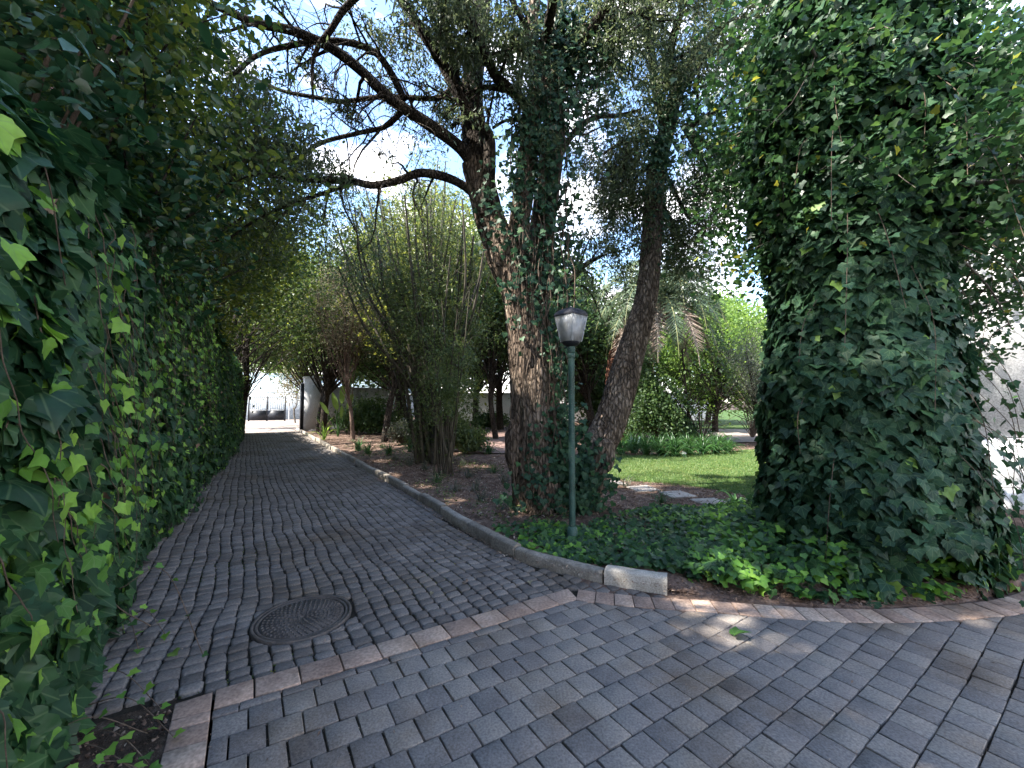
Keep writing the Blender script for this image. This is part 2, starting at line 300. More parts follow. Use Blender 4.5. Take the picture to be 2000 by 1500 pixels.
M['barkr'] = surf_mat('reddish_bark', [(.3, (.07, .045, .035)), (.65, (.20, .145, .115))], fine=30, scale=7, stretch=(1, 1, .6), bump=.9, bdist=.02, rough=.9, spec=.15)
M['cane'] = surf_mat('cane_bark', [(.3, (.03, .026, .019)), (.65, (.10, .086, .06))], scale=12, stretch=(1, 1, .2), bump=.4, bdist=.004, rough=.8)
M['palmbark'] = surf_mat('palm_bark', [(.35, (.05, .022, .015)), (.6, (.17, .08, .052))], scale=9, stretch=(1, 1, 3), bump=1, bdist=.02, rough=.9, spec=.1)
M['stem'] = surf_mat('vine_stem', [(.3, (.05, .035, .025)), (.7, (.16, .12, .09))], scale=20, bump=.3, bdist=.002)
M['soil'] = surf_mat('dark_soil', [(.3, (.035, .026, .02)), (.55, (.075, .055, .042)), (.75, (.13, .10, .08))], scale=14, bump=1, bdist=.03, rough=1, spec=.1, speck=(55, .10, (.22, .2, .17)))
M['bed'] = surf_mat('red_brown_bed', [(.3, (.06, .042, .032)), (.5, (.15, .10, .077)), (.75, (.26, .19, .15))], scale=5, bump=1, bdist=.04, rough=1, spec=.1, speck=(30, .12, (.27, .19, .14)))
M['sand'] = surf_mat('joint_sand', [(.3, (.022, .018, .014)), (.7, (.05, .042, .032))], scale=10, bump=.8, bdist=.01, rough=1, spec=.1)
M['lawn'] = surf_mat('lawn_soil', [(.3, (.03, .06, .018)), (.55, (.05, .095, .024)), (.72, (.14, .13, .055))], scale=2.2, bump=.8, bdist=.02, rough=1, spec=.1)
M['cobble'] = surf_mat('granite_cobble', [(.22, (.10, .086, .076)), (.5, (.17, .15, .136)), (.8, (.25, .222, .20))], scale=3.2, bump=.7, bdist=.006, rough=.78, objrnd=.34, spec=.28, fine=90, stain=(.8, (.62, .52, .40), .9))
M['paver'] = surf_mat('slate_grey_paver', [(.2, (.15, .133, .125)), (.45, (.215, .19, .173)), (.65, (.255, .222, .192)), (.85, (.305, .262, .22))], scale=4.2, bump=.8, bdist=.006, rough=.75, objrnd=.42, spec=.3, fine=90, speck=(160, .12, (.42, .40, .37)), stain=(1.4, (.72, .60, .48), .9))
M['brick'] = surf_mat('pinkish_clay_brick', [(.2, (.25, .17, .13)), (.5, (.40, .28, .215)), (.8, (.50, .38, .295))], scale=4.5, bump=.6, bdist=.005, rough=.85, objrnd=.4, fine=60, stain=(2.2, (.62, .56, .50), .9))
M['kerb'] = surf_mat('weathered_concrete', [(.25, (.14, .122, .10)), (.5, (.27, .24, .20)), (.75, (.40, .36, .31))], scale=5, bump=.8, bdist=.008, rough=.9, objrnd=.2, fine=60)
M['kerbl'] = surf_mat('pale_concrete', [(.25, (.30, .265, .22)), (.7, (.50, .46, .40))], scale=6, bump=.6, bdist=.005, rough=.85, fine=90)
M['slab'] = surf_mat('stepping_slab', [(.25, (.28, .25, .22)), (.7, (.45, .41, .37))], scale=6, bump=.5, bdist=.005, rough=.85)
M['iron'] = surf_mat('rusty_cast_iron', [(.25, (.055, .044, .038)), (.5, (.10, .082, .07)), (.8, (.16, .13, .11))], scale=9, bump=.6, bdist=.003, rough=.65, spec=.4, metallic=.1)
M['wall'] = surf_mat('white_render', [(.2, (.55, .55, .54)), (.45, (.74, .74, .74)), (.8, (.80, .80, .80))], scale=1.6, bump=.2, bdist=.004, rough=.85, fine=50)
M['shadewall'] = surf_mat('shade_blue_render', [(.3, (.30, .34, .38)), (.7, (.38, .43, .48))], scale=1.2, bump=.2, bdist=.004, rough=.9)  # white wall; the blue of its shade is put into the base colour
M['walld'] = surf_mat('stained_white_render', [(.3, (.22, .22, .21)), (.5, (.52, .53, .53)), (.7, (.66, .67, .68))], scale=2.2, stretch=(1, 1, .5), bump=.3, bdist=.006, rough=.9, fine=30)
M['court'] = surf_mat('red_brick_court', [(.3, (.16, .10, .085)), (.6, (.26, .18, .155)), (.8, (.34, .26, .23))], scale=4, bump=.4, bdist=.006, rough=.85, objrnd=.3)
M['pale'] = surf_mat('pale_paving', [(.3, (.22, .18, .16)), (.7, (.32, .27, .24))], scale=3, bump=.3, bdist=.004, rough=.85)
M['green'] = surf_mat('green_paint', [(.3, (.03, .075, .062)), (.7, (.055, .115, .092))], scale=12, bump=.3, bdist=.003, rough=.55, spec=.4, stain=(5, (.55, .50, .42), .8), speck=(38, .16, (.16, .15, .13)))
M['roofl'] = surf_mat('lantern_cap', [(.3, (.018, .018, .025)), (.7, (.05, .05, .06))], scale=14, bump=.2, bdist=.002, rough=.6)
M['black'] = surf_mat('black_metal', [(.3, (.012, .013, .016)), (.7, (.03, .032, .04))], scale=6, bump=.1, bdist=.002, rough=.5)
M['roof'] = surf_mat('pale_roof_sheet', [(.3, (.26, .33, .38)), (.7, (.34, .42, .47))], scale=2, bump=.1, bdist=.003, rough=.5)
M['fur'] = surf_mat('black_fur', [(.3, (.008, .007, .007)), (.7, (.022, .018, .018))], scale=60, bump=.5, bdist=.004, rough=.8)
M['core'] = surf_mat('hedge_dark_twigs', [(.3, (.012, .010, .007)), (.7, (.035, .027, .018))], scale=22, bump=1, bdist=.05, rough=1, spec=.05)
def glass_mat():
    m, n, new, ln = mat('frosted_lantern_glass')
    out = new('ShaderNodeOutputMaterial'); b = new('ShaderNodeBsdfPrincipled'); t = new('ShaderNodeBsdfTranslucent'); mixs = new('ShaderNodeMixShader')
    ge = new('ShaderNodeNewGeometry'); nz = new('ShaderNodeTexNoise'); nz.inputs['Scale'].default_value = 11; nz.inputs['Detail'].default_value = 5; ln(ge.outputs['Position'], nz.inputs['Vector'])
    cr = ramp(new, [(.35, (.55, .55, .54)), (.65, (.85, .86, .88))]); ln(nz.outputs['Fac'], cr.inputs[0]); ln(cr.outputs[0], b.inputs['Base Color']); ln(cr.outputs[0], t.inputs[0])
    b.inputs['Roughness'].default_value = .35; mixs.inputs[0].default_value = .5; ln(b.outputs[0], mixs.inputs[1]); ln(t.outputs[0], mixs.inputs[2]); ln(mixs.outputs[0], out.inputs[0]); return m
M['glass'] = glass_mat()

# ------------------------------------------------------------------ ground sheets
mb = MB(); gx = np.r_[-900, -300, -100, -50, np.linspace(-30, 30, 61), 50, 100, 300, 900]; gy = np.r_[-900, -300, -60, np.linspace(-20, 50, 71), 90, 300, 900]
X, Y = np.meshgrid(gx, gy, indexing='ij'); Vv = np.stack([X, Y, np.full_like(X, -.045)], -1).reshape(-1, 3)
ii, jj = np.meshgrid(np.arange(len(gx) - 1), np.arange(len(gy) - 1), indexing='ij'); q = ii * len(gy) + jj
mb.add(Vv, np.stack([q, q + len(gy), q + len(gy) + 1, q + 1], -1).reshape(-1, 4)); ground = mb.build('ground', M['soil'], kind='structure')

# kerb line: front edge seen from the drive, far to near, then the brick curve to the right
KERB = np.array([UV(2.27, 25), UV(2.27, 22), UV(2.25, 17), UV(2.23, 13), UV(2.2, 9.5), UV(2.22, 7.2), UV(2.2, 5.6), UV(2.17, 4.4), UV(2.19, 3.35), UV(2.36, 2.80), UV(2.50, 2.45), UV(2.78, 2.04)])
CURT = np.array([G(1303, 1162), G(1400, 1166), G(1500, 1176), G(1600, 1184), G(1700, 1187), G(1800, 1184), G(1900, 1174), G(1960, 1160), G(2010, 1140), G(2080, 1100), G(2160, 1040)])
CURB = np.array([UV(2.117, 2.361), G(1230, 1185), G(1400, 1197), G(1520, 1207), G(1640, 1214.5), G(1760, 1216), G(1880, 1210), G(2000, 1197), G(2080, 1172), G(2180, 1125)])
def zbed(x, y):
    P = np.stack([x, y, 0 * x], -1); return .055 + .022 * vnoise(P, 1.1, 5) + .012 * vnoise(P, 4, 9)
Bd = np.vstack([interp(KERB, 60)[:-1] + np.r_[UH * .06, 0], CURT[1:] + np.array([0, .01, 0])]); n = len(Bd)
tt = np.linspace(0, 1, n); ang = R(112) - tt * R(100); Fd = np.stack([60 * np.cos(ang), 60 * np.sin(ang) + 2, 0 * ang], -1)
ts = np.linspace(0, 1, 90) ** 2.2
PP = Bd[:, None] * (1 - ts[None, :, None]) + Fd[:, None] * ts[None, :, None]
PP[..., 2] = zbed(PP[..., 0], PP[..., 1]); PP[-len(CURT) + 1:, 0, 2] = -.01; PP[:8, :, 2] -= .03
dB = np.linalg.norm(PP[:, :, :2] - PP[:, :1, :2], axis=2); wB = np.clip((np.arange(n) - (n - len(CURT) - 1)) / 2, 0, 1)[:, None]; PP[..., 2] = PP[..., 2] * (1 - wB * np.exp(-(dB / .35) ** 2)) - .012 * wB * (dB < .01)
mb = MB(); i, j = np.meshgrid(np.arange(n - 1), np.arange(89), indexing='ij'); q = i * 90 + j
mb.add(PP.reshape(-1, 3), np.stack([q, q + 90, q + 91, q + 1], -1).reshape(-1, 4)); bed = mb.build('garden_soil', M['bed'], smooth=True, kind='structure')

def sheet(name, cs, z, m, nx=30, ny=30, follow=None, wob=0):
    A, B, C_, D = [np.asarray(c, float)[:2] for c in cs]; s, t = np.meshgrid(np.linspace(0, 1, nx), np.linspace(0, 1, ny), indexing='ij'); s = s[..., None]; t = t[..., None]
    P = (A * (1 - s) + B * s) * (1 - t) + (D * (1 - s) + C_ * s) * t
    if wob:
        e = np.minimum(np.minimum(s, 1 - s), np.minimum(t, 1 - t))[..., 0]; P = P + wob * vnoise(np.concatenate([P, 0 * s], -1), .9, 11)[..., None] * np.exp(-e * 6)[..., None]
    zz = zbed(P[..., 0], P[..., 1]) + z if follow else np.full(P.shape[:2], z)
    V = np.concatenate([P, zz[..., None]], -1); i, j = np.meshgrid(np.arange(nx - 1), np.arange(ny - 1), indexing='ij'); q = i * ny + j
    mb = MB(); mb.add(V.reshape(-1, 3), np.stack([q, q + ny, q + ny + 1, q + 1], -1).reshape(-1, 4)); return mb.build(name, m, kind='structure'), V
# drive base, paving base
mb = MB(); K = interp(KERB, 60)[:-1]
lf = np.stack([UH * -1.3 + VH * (k @ np.r_[VH, 0]) for k in K]); lf = np.c_[lf, np.zeros(len(lf))]
V = np.vstack([K + np.r_[UH * .08, -.022], lf + [0, 0, -.022]]); m_ = len(K)
mb.add(V, [(a, a + 1, m_ + a + 1, m_ + a) for a in range(m_ - 1)])
e0 = mb.n
Vx = [UV(2.85, 2.1, -.022), UV(-.28, 2.55, -.022), UV(-1.3, 2.75, -.022), lf[-1] - [0, 0, .022], UV(2.2, 3.2, -.022)]
mb.add([V[m_ - 1], V[2 * m_ - 1], UV(-.9, 2.66, -.022), UV(-.28, 2.55, -.022), UV(2.1, 2.4, -.022), UV(2.85, 2.0, -.022)], [(0, 1, 2, 3, 4, 5)])
drive = mb.build('driveway', M['sand'], kind='structure')
pav_z = -.018
mb = MB(); cb = interp(np.vstack([UV(-.27, 2.6), UV(2.117, 2.45), CURB[1:]]), 80); cb = np.vstack([cb, [12, 7, 0]])
V = np.vstack([cb + [0, .03, pav_z], np.c_[np.linspace(-1.5, 14, len(cb)), np.full(len(cb), -7.), np.full(len(cb), pav_z)]])
# left edge follows the border
lowl = UV(-.27, -6.5); V[len(cb)] = [lowl[0], lowl[1], pav_z]
mb.add(V, [(a, len(cb) + a, len(cb) + a + 1, a + 1) for a in range(len(cb) - 1)]); paving = mb.build('paving', M['sand'], kind='structure')

mb = MB(); cu, cv_ = np.meshgrid(np.linspace(-1.25, -.262, 24), np.linspace(-4, 2.72, 90), indexing='ij'); Pc = UH * cu[..., None] + VH * cv_[..., None]
Vc = np.concatenate([Pc, (-.012 + .012 * vnoise(np.concatenate([Pc, 0 * cu[..., None]], -1), 9, 3))[..., None]], -1); i, j = np.meshgrid(np.arange(23), np.arange(89), indexing='ij'); q = i * 90 + j
mb.add(Vc.reshape(-1, 3), np.stack([q, q + 90, q + 91, q + 1], -1).reshape(-1, 4)); mb.build('soil_strip', M['soil'], kind='structure')
# ------------------------------------------------------------------ stones
def clip(poly, a, nrm):                                  # keep the side nrm points to
    out = []; n = len(poly)
    for i in range(n):
        p, q = poly[i], poly[(i + 1) % n]; dp, dq = (p - a) @ nrm, (q - a) @ nrm
        if dp >= 0: out.append(p)
        if dp * dq < 0: out.append(p + (q - p) * (dp / (dp - dq)))
    return out
def area(p):
    p = np.asarray(p); x, y = p[:, 0], p[:, 1]; return .5 * abs(np.dot(x, np.roll(y, -1)) - np.dot(y, np.roll(x, -1)))
def stone_geo(mb, poly, z0, z1, inset, rnd, dome=0.0, tilt=(0, 0), chip=0.0):
    P = np.asarray(poly, float)[:, :2]; c = P.mean(0); n = len(P)
    d = norm(P - c); rings = [(P, z0), (P, z1 - inset * .9), (P - d * inset * .55, z1 - inset * .25), (P - d * inset * 1.6, z1 + dome * .6)]
    V = []
    for Q, z in rings:
        zz = z + (Q - c) @ np.array(tilt); V += [np.c_[Q, zz]]
    V.append(np.array([[c[0], c[1], z1 + dome]])); V = np.vstack(V)
    if chip: V[n:, :] += rng.normal(0, chip, (len(V) - n, 3)) * [1, 1, .5]
    mb.add(V, [(r * n + a, r * n + (a + 1) % n, (r + 1) * n + (a + 1) % n, (r + 1) * n + a) for r in range(3) for a in range(n)], rnd)
    b = mb.n - len(V); mb.L.append(np.array([(b + 3 * n + a, b + 3 * n + (a + 1) % n, b + 4 * n) for a in range(n)]).ravel()); mb.T.append(np.full(n, 3))
def place_stones(polys, name, m, parent, limit, kw, smooth=True, joined='stones'):
    cs = np.array([np.mean(p, 0)[:2] for p in polys]); px, py, d = proj(np.c_[cs, np.zeros(len(cs))])
    vis = (px > -60) & (px < 2060) & (py < 1560) & (cs[:, 1] > .8)
    sc = np.where(vis, np.linalg.norm(cs, axis=1), 1e3 + np.linalg.norm(cs, axis=1)); order = np.argsort(sc); lim = min(limit, int(vis.sum()))
    rest = MB()
    for k, idx in enumerate(order):
        p = [np.asarray(q)[:2] for q in polys[idx]]; a = kw(idx)
        if k < lim:
            mb = MB(); c = np.mean(p, 0); stone_geo(mb, [q - c for q in p], rnd=0, **a)
            me = mb.mesh(name, smooth=False); me.materials.append(m); o = bpy.data.objects.new(name, me); C.objects.link(o); o.parent = parent; o.location = (c[0], c[1], 0)
        else: stone_geo(rest, p, rnd=rng.random(), **a)
    if rest.n: rest.build(joined, m, parent, kind='stuff')
# big square pavers: rows along UH, warped slightly as laid
levels = [2.44, 2.352, 2.2, 2.05] + [2.05 - .1521 * k for k in range(1, 9)]; levels += [levels[-1] - .1445 * k for k in range(1, 44)]
def pw(u, r):
    s = min(max((r - .8) / 1.3, 0), 1); v = r - .075 * (u - 1.15) * s * (1 if u < 2.6 else 0) - (.075 * 1.45 * s if u >= 2.6 else 0)
    return (UH * u + VH * (v + .004 * math.sin(u * 3.1 + r * 2)))[:2]
cbs = interp(CURB, 50)[:, :2]; bandA, bandB = UV(-.11, 2.5)[:2], UV(2.117, 2.361)[:2]
def clip_pav(poly):
    c = np.mean(poly, 0)
    un = c @ UH
    if un < 2.9:
        d = bandB - bandA; nn = np.array([d[1], -d[0]]); poly = clip(poly, bandA - VH * .003, nn / np.linalg.norm(nn))
        if len(poly) < 3: return None
    if np.mean(poly, 0)[0] > .2:
        for _ in range(2):
            c = np.mean(poly, 0); k = int(np.argmin(np.linalg.norm(cbs - c, axis=1))); k = min(max(k, 0), len(cbs) - 2)
            for kk in {max(k - 1, 0), k}:
                a, b = cbs[kk], cbs[kk + 1]; d = b - a; nn = np.array([d[1], -d[0]]); nn /= np.linalg.norm(nn)
                if min((q - a) @ nn for q in poly) < .004 : poly = clip(poly, a + nn * .004, nn)
                if len(poly) < 3: return None
    return poly if area(poly) > .0009 else None
pav = []
for ri in range(len(levels) - 1):
    r1, r0 = levels[ri], levels[ri + 1]; u = -.105 - (.0 if ri % 2 else .072); w = .1445
    while u < 9:
        L_ = w * rng.uniform(.985, 1.015) * (1.25 if ri == 0 else 1)
        a, b = max(u, -.108) + .004, u + L_ - .004; u += L_
        if b - a < .02: continue
        g_ = .0035; q = [pw(a, r0 + g_), pw(b, r0 + g_), pw(b, r1 - g_), pw(a, r1 - g_)]
        c = np.mean(q, 0)
        if c[1] > 6.5 or c[1] < -4 or c[0] > 7: continue
        if c[1] > 6 or (c[0] > 5.2 and c[1] > 5): continue
        if False:       # a few blocks laid as two halves
            mdu = (a + b) / 2; qs = [[pw(a, r0 + g_), pw(mdu - g_, r0 + g_), pw(mdu - g_, r1 - g_), pw(a, r1 - g_)], [pw(mdu + g_, r0 + g_), pw(b, r0 + g_), pw(b, r1 - g_), pw(mdu + g_, r1 - g_)]]
        else: qs = [q]
        for q in qs:
            q = clip_pav([p + rng.normal(0, .0012, 2) for p in q])
            if q is not None: pav.append(q)
place_stones(pav, 'paver', M['paver'], paving, 300, lambda i: dict(z0=-.03, z1=rng.normal(0, .0012), inset=.004, tilt=tuple(rng.normal(0, .006, 2)), chip=.0007), joined='more_pavers')
# brick edging
edging = MB().add([UV(-.27, -2, -.02), UV(-.105, -2, -.02), UV(-.105, 2.5, -.02), UV(-.27, 2.66, -.02)], [(0, 1, 2, 3)]).build('brick_edging', M['sand'], kind='structure')
bricks = []
us = np.r_[-.105, np.cumsum(np.r_[.165, np.full(9, .2035), .17]) - .105]; us = us * (2.15 + .105) / (us[-1] + .105) - .105 * (1 - (2.15 + .105) / (us[-1] + .105))
for a, b in zip(us[:-1], us[1:]):
    f0 = lambda u: 2.503 - .064 * (u + .1); f1 = lambda u: 2.662 - .0555 * (u + .1)
    bricks.append([UV(a + .004, f0(a) + .003)[:2], UV(b - .004, f0(b) + .003)[:2], UV(b - .004 + (.0 if b < 2.1 else .05), f1(b))[:2], UV(a + .004, f1(a))[:2]])
bb = interp(CURB, 220)[:, :2]; _t = norm(np.gradient(bb, axis=0)); _k = np.ones(25) / 25; _t = norm(np.stack([np.convolve(np.pad(_t[:, q], 12, mode='edge'), _k, 'valid') for q in (0, 1)], 1))
tb = bb + np.stack([-_t[:, 1], _t[:, 0]], 1) * np.interp(np.linspace(0, 1, 220), [0, .1, 1], [.185, .175, .185])[:, None]
def arc(P): return np.r_[0, np.cumsum(np.linalg.norm(np.diff(P, axis=0), axis=1))]
sa, sb_ = arc(tb), arc(bb); NB = int(sb_[-1] / .143)
at = lambda P, s, f: np.array([np.interp(f * s[-1], s, P[:, 0]), np.interp(f * s[-1], s, P[:, 1])])
for k in range(NB):
    f, g_ = k / NB, (k + 1) / NB; e = .003 / (sb_[-1])
    nd = lambda P, x: np.array([np.interp(x * 219, np.arange(220), P[:, 0]), np.interp(x * 219, np.arange(220), P[:, 1])]); ix = lambda f: np.interp(f * sb_[-1], sb_, np.arange(220)) / 219
    bricks.append([nd(bb, ix(f + e)), nd(bb, ix(g_ - e)), nd(tb, ix(g_ - e)), nd(tb, ix(f + e))])
v = 2.655
for k, w in enumerate([.13, .075, .13, .15] + [.14] * 28):
    bricks.append([UV(-.266, v - w + .003)[:2], UV(-.113, v - w + .003 - .02)[:2], UV(-.113, v - .003 - (.02 if k else .0))[:2], UV(-.266, v - .003)[:2]]); v -= w
place_stones(bricks, 'brick', M['brick'], edging, 300, lambda i: dict(z0=-.04, z1=.003 + rng.normal(0, .001), inset=.005, tilt=tuple(rng.normal(0, .008, 2)), chip=.001), joined='more_bricks')

mb = MB(); _n = np.stack([-_t[:, 1], _t[:, 0]], 1); V0, V1 = tb - _n * .02, tb + _n * .5; V = np.vstack([np.c_[V0, np.full(220, -.010)], np.c_[V1, np.full(220, .004)]]); mb.add(V, [(a, a + 1, 221 + a, 220 + a) for a in range(219)]); mb.build('mulch_soil', M['bed'], kind='structure')
# cobbles of the drive
MH = UV(.363, 3.225)[:2]; MR = .315
kl = interp(KERB, 200)[:, :2]; kv = kl @ VH; ku = kl @ UH
def ulim(v): return np.interp(v, kv[::-1], ku[::-1])
def wob(u, v):
    return (UH * (u + .010 * math.sin(v * 1.9 + u * .8) + .006 * math.sin(v * 5.3 + u * 2) + .06 * math.exp(-((v - 2.9) / .7) ** 2) * (u - .9)) + VH * (v + .012 * math.sin(u * 4.2 + v * .7) + .008 * math.sin(u * 9 + v * 2)))
cob = []
for ci in range(-11, 32):
    u0 = ci * .101; swf = lambda c_, v_: .006 * math.sin(v_ * 6.1 + 4.1 * math.sin(c_ * 1.7)) + .005 * math.sin(v_ * 11 + 3 * math.sin(c_ * 2.9 + 1)); v = 1.9 + rng.uniform(0, .1)
    while v < 24.5:
        L_ = rng.uniform(.086, .112) * (1 if v < 14 else 1.3); j = lambda: rng.normal(0, .0032)
        v0, v1, ua, ub = v + .006, v + L_ - .006, u0 + .004, u0 + .101 - .004; v += L_; ua += swf(ci, v); ub += swf(ci + 1, v)
        c = wob((ua + ub) / 2, (v0 + v1) / 2); u_, v_ = c @ UH, c @ VH
        if u_ > ulim(v_) - .02 and v_ > 2.0: continue
        if v_ < 2.0 or u_ < -1.2 - 0 * v_: continue
        if u_ < -.2 and v_ < 2.72 + .05 * math.sin(u_ * 9): continue
        p = [wob(ua + j(), v0 + j()), wob(ub + j(), v0 + j()), wob(ub + j(), v1 + j()), wob(ua + j(), v1 + j())]
        # shave the corners so each stone reads as hewn
        q = []
        for a in range(4):
            P0, P1, P2 = p[a - 1], p[a], p[(a + 1) % 4]; s1, s2 = rng.uniform(.07, .18), rng.uniform(.07, .18); q += [P1 + (P0 - P1) * s1, P1 + (P2 - P1) * s2]
        # edge band
        nn = np.array([-(UH * 1 - VH * .056)[1], 0]); d = (UH - VH * .056); nn = np.array([-d[1], d[0]]); nn /= np.linalg.norm(nn)
        if u_ < 2.2: q = clip(q, UV(-.1, 2.672)[:2], nn)
        else:
            k = int(np.argmin(np.linalg.norm(tb - c, axis=1))); k = min(k, len(tb) - 2); d = tb[k + 1] - tb[k]; n2 = np.array([-d[1], d[0]]); n2 /= max(np.linalg.norm(n2), 1e-9); q = clip(q, tb[k] + n2 * .006, n2)
        if len(q) < 3 or area(q) < .002: continue
        c = np.mean(q, 0)
        if np.linalg.norm(c - MH) < MR + .055:
            q = [MH + norm(x - MH) * max(np.linalg.norm(x - MH), MR + .012) for x in q]
            if np.linalg.norm(c - MH) < MR + .005 or area(q) < .003: continue
        cob.append(q)
place_stones(cob, 'cobblestone', M['cobble'], drive, 300, lambda i: dict(z0=-.03, z1=rng.normal(-.001, .0018), inset=.008, dome=.0015, tilt=tuple(rng.normal(0, .012, 2)), chip=.0009), joined='far_cobblestones')
# moss and grit in the joints
# manhole
t = thing('manhole_cover', 'round rusty cast iron cover set in the cobbles', 'manhole cover', (MH[0], MH[1], 0))
def disc_ring(mb, c, r0, r1, z0, z1, n=64):
    th = np.linspace(0, 2 * math.pi, n, endpoint=False); e = np.stack([np.cos(th), np.sin(th)], -1); R_ = lambda r, z: np.c_[c[0] + e[:, 0] * r, c[1] + e[:, 1] * r, np.full(n, z)]
    V = np.vstack([R_(r0, z0), R_(r0, z1), R_(r1, z1), R_(r1, z0)])
    mb.add(V, [(k * n + a, ((k + 1) % 4) * n + a, ((k + 1) % 4) * n + (a + 1) % n, k * n + (a + 1) % n) for k in range(3) for a in range(n)])
mb = MB(); disc_ring(mb, MH, MR - .02, MR, -.04, .004); disc_ring(mb, MH, MR - .045, MR - .026, -.04, .001); mb.build('frame', M['iron'], t)
mb = MB(); disc_ring(mb, MH, .001, MR - .05, -.03, -.003); lid = mb.build('lid', M['iron'], t)
for k, rr in enumerate(np.arange(.03, MR - .06, .027)):
    n = max(6, int(2 * math.pi * rr / .034))
    for a in range(n):
        th = 2 * math.pi * (a + .5 * (k % 2)) / n; c = MH + rr * np.array([math.cos(th), math.sin(th)]); e = np.array([math.cos(th + .5), math.sin(th + .5)]); f_ = np.array([-e[1], e[0]])
        if rr < 1: 
            if a == 0 and k == 0: studs = MB()
            q = [c + e * sx_ * .011 + f_ * sy_ * .006 for sx_, sy_ in ((-1, -1), (1, -1), (1, 1), (-1, 1))]
            V = [(*x, -.004) for x in q] + [(*(c + (x - c) * .7), .0025) for x in q]
            studs.add(V, [(0, 1, 5, 4), (1, 2, 6, 5), (2, 3, 7, 6), (3, 0, 4, 7), (4, 5, 6, 7)])
studs.build('stud', M['iron'], t, kind='stuff')

# kerb stones
kerb = MB().add([K[0] + [0, 0, -.03], K[20] + [0, 0, -.03], K[20] + np.r_[UH * .1, -.03], K[0] + np.r_[UH * .1, -.03]], [(0, 1, 2, 3)]).build('kerb', M['kerb'], kind='structure')
kp = interp(KERB, 400)[:, :2]; ks = arc(kp); kend = ks[-1]
pt = lambda s: np.array([np.interp(s, ks, kp[:, 0]), np.interp(s, ks, kp[:, 1])])
def kstone(s0, s1, w, h, m, off=0.0):
    mb = MB(); ns = 7; S_ = np.linspace(s0, s1, ns); prof = [(0, -.04), (.0, h - .02), (.012, h - .004), (w * .4, h), (w - .012, h - .004), (w, h - .02), (w, -.04)]
    j = rng.normal(0, .010, 2); V = []
    for s in S_:
        p = pt(s); d = norm(pt(s + .02) - pt(s - .02)); nn = np.array([-d[1], d[0]]); 
        for a, z in prof:
            q = p + nn * (a + off) + rng.normal(0, .002, 2) + nn * j[0]; V.append((q[0], q[1], z + j[1] * .6 + rng.normal(0, .002)))
    k = len(prof); F = [(i * k + a, i * k + a + 1, (i + 1) * k + a + 1, (i + 1) * k + a) for i in range(ns - 1) for a in range(k - 1)]
    mb.add(V, F); mb.add(V[:k], [tuple(range(k))]); mb.add(V[-k:], [tuple(range(k))[::-1]])
    return mb.build('kerb_stone', m, kerb)
slast = ks[np.argmin(np.linalg.norm(kp - UV(2.50, 2.45)[:2], axis=1))]
s = slast - .01; first = True
while s > .5:
    Lk = rng.uniform(.82, 1.0); kstone(s - Lk + .02, s, .1, .105 + rng.normal(0, .006), M['kerb']); s -= Lk
o = kstone(slast + .012, kend, .125, .13, M['kerbl'], 0.0); o['label'] = 'pale new concrete kerb block at the end'

# ------------------------------------------------------------------ lawn, far grounds
LA = [G(1150, 935), G(1560, 985), G(1640, 872), G(1190, 898)]
lawn, LV = sheet('lawn', LA, .012, M['lawn'], 50, 40, follow=True, wob=.25)
mb = MB(); nb = 60000; s, t2 = rng.random(nb), rng.random(nb); A, B, C_, D = [c[:2] for c in LA]
P = ((A * (1 - s[:, None]) + B * s[:, None]) * (1 - t2[:, None]) + (D * (1 - s[:, None]) + C_ * s[:, None]) * t2[:, None])
P = P + rng.normal(0, .05, P.shape); P = np.c_[P, zbed(P[:, 0], P[:, 1]) + .008]
pz = vnoise(P, .8, 21) * .18
leafs(mb, (np.array([(-.12, 0, 0), (.12, 0, 0), (0, 1, 0)]), np.array([(0, 1, 2)])), P, norm(rng.normal(0, 1, (nb, 3)) * [1, 1, .2] + [0, -.4, .6]), norm(rng.normal(0, .35, (nb, 3)) + [0, 0, 1]), rng.uniform(.025, .05, nb), np.clip(rng.normal(.5, .2, nb) + pz, 0, 1))
tag(mb.build('grass', M['grass'], kind='stuff'), 'short green lawn grass behind the trees', 'grass')
court, _ = sheet('courtyard', [G(905, 892), G(1075, 892), G(1075, 836), G(905, 836)], .03, M['court'], 6, 6, follow=True)
road, _ = sheet('pale_road', [G(1340, 868), G(1740, 868), G(1600, 842), G(1340, 842)], .035, M['pale'], 12, 6, follow=True)
backlawn, _ = sheet('back_lawn', [G(1230, 841), G(1900, 841), G(1500, 802), G(1180, 802)], .03, M['lawn'], 12, 12, follow=True)
road2, _ = sheet('back_lane', [G(1040, 826), G(1280, 826), G(1280, 811), G(1040, 811)], .03, M['pale'], 12, 6, follow=True)
yard, _ = sheet('entrance_yard', [UV(-4, 23.3), UV(6, 23.3), UV(7, 60), UV(-12, 60)], .004, M['pale'], 10, 20)

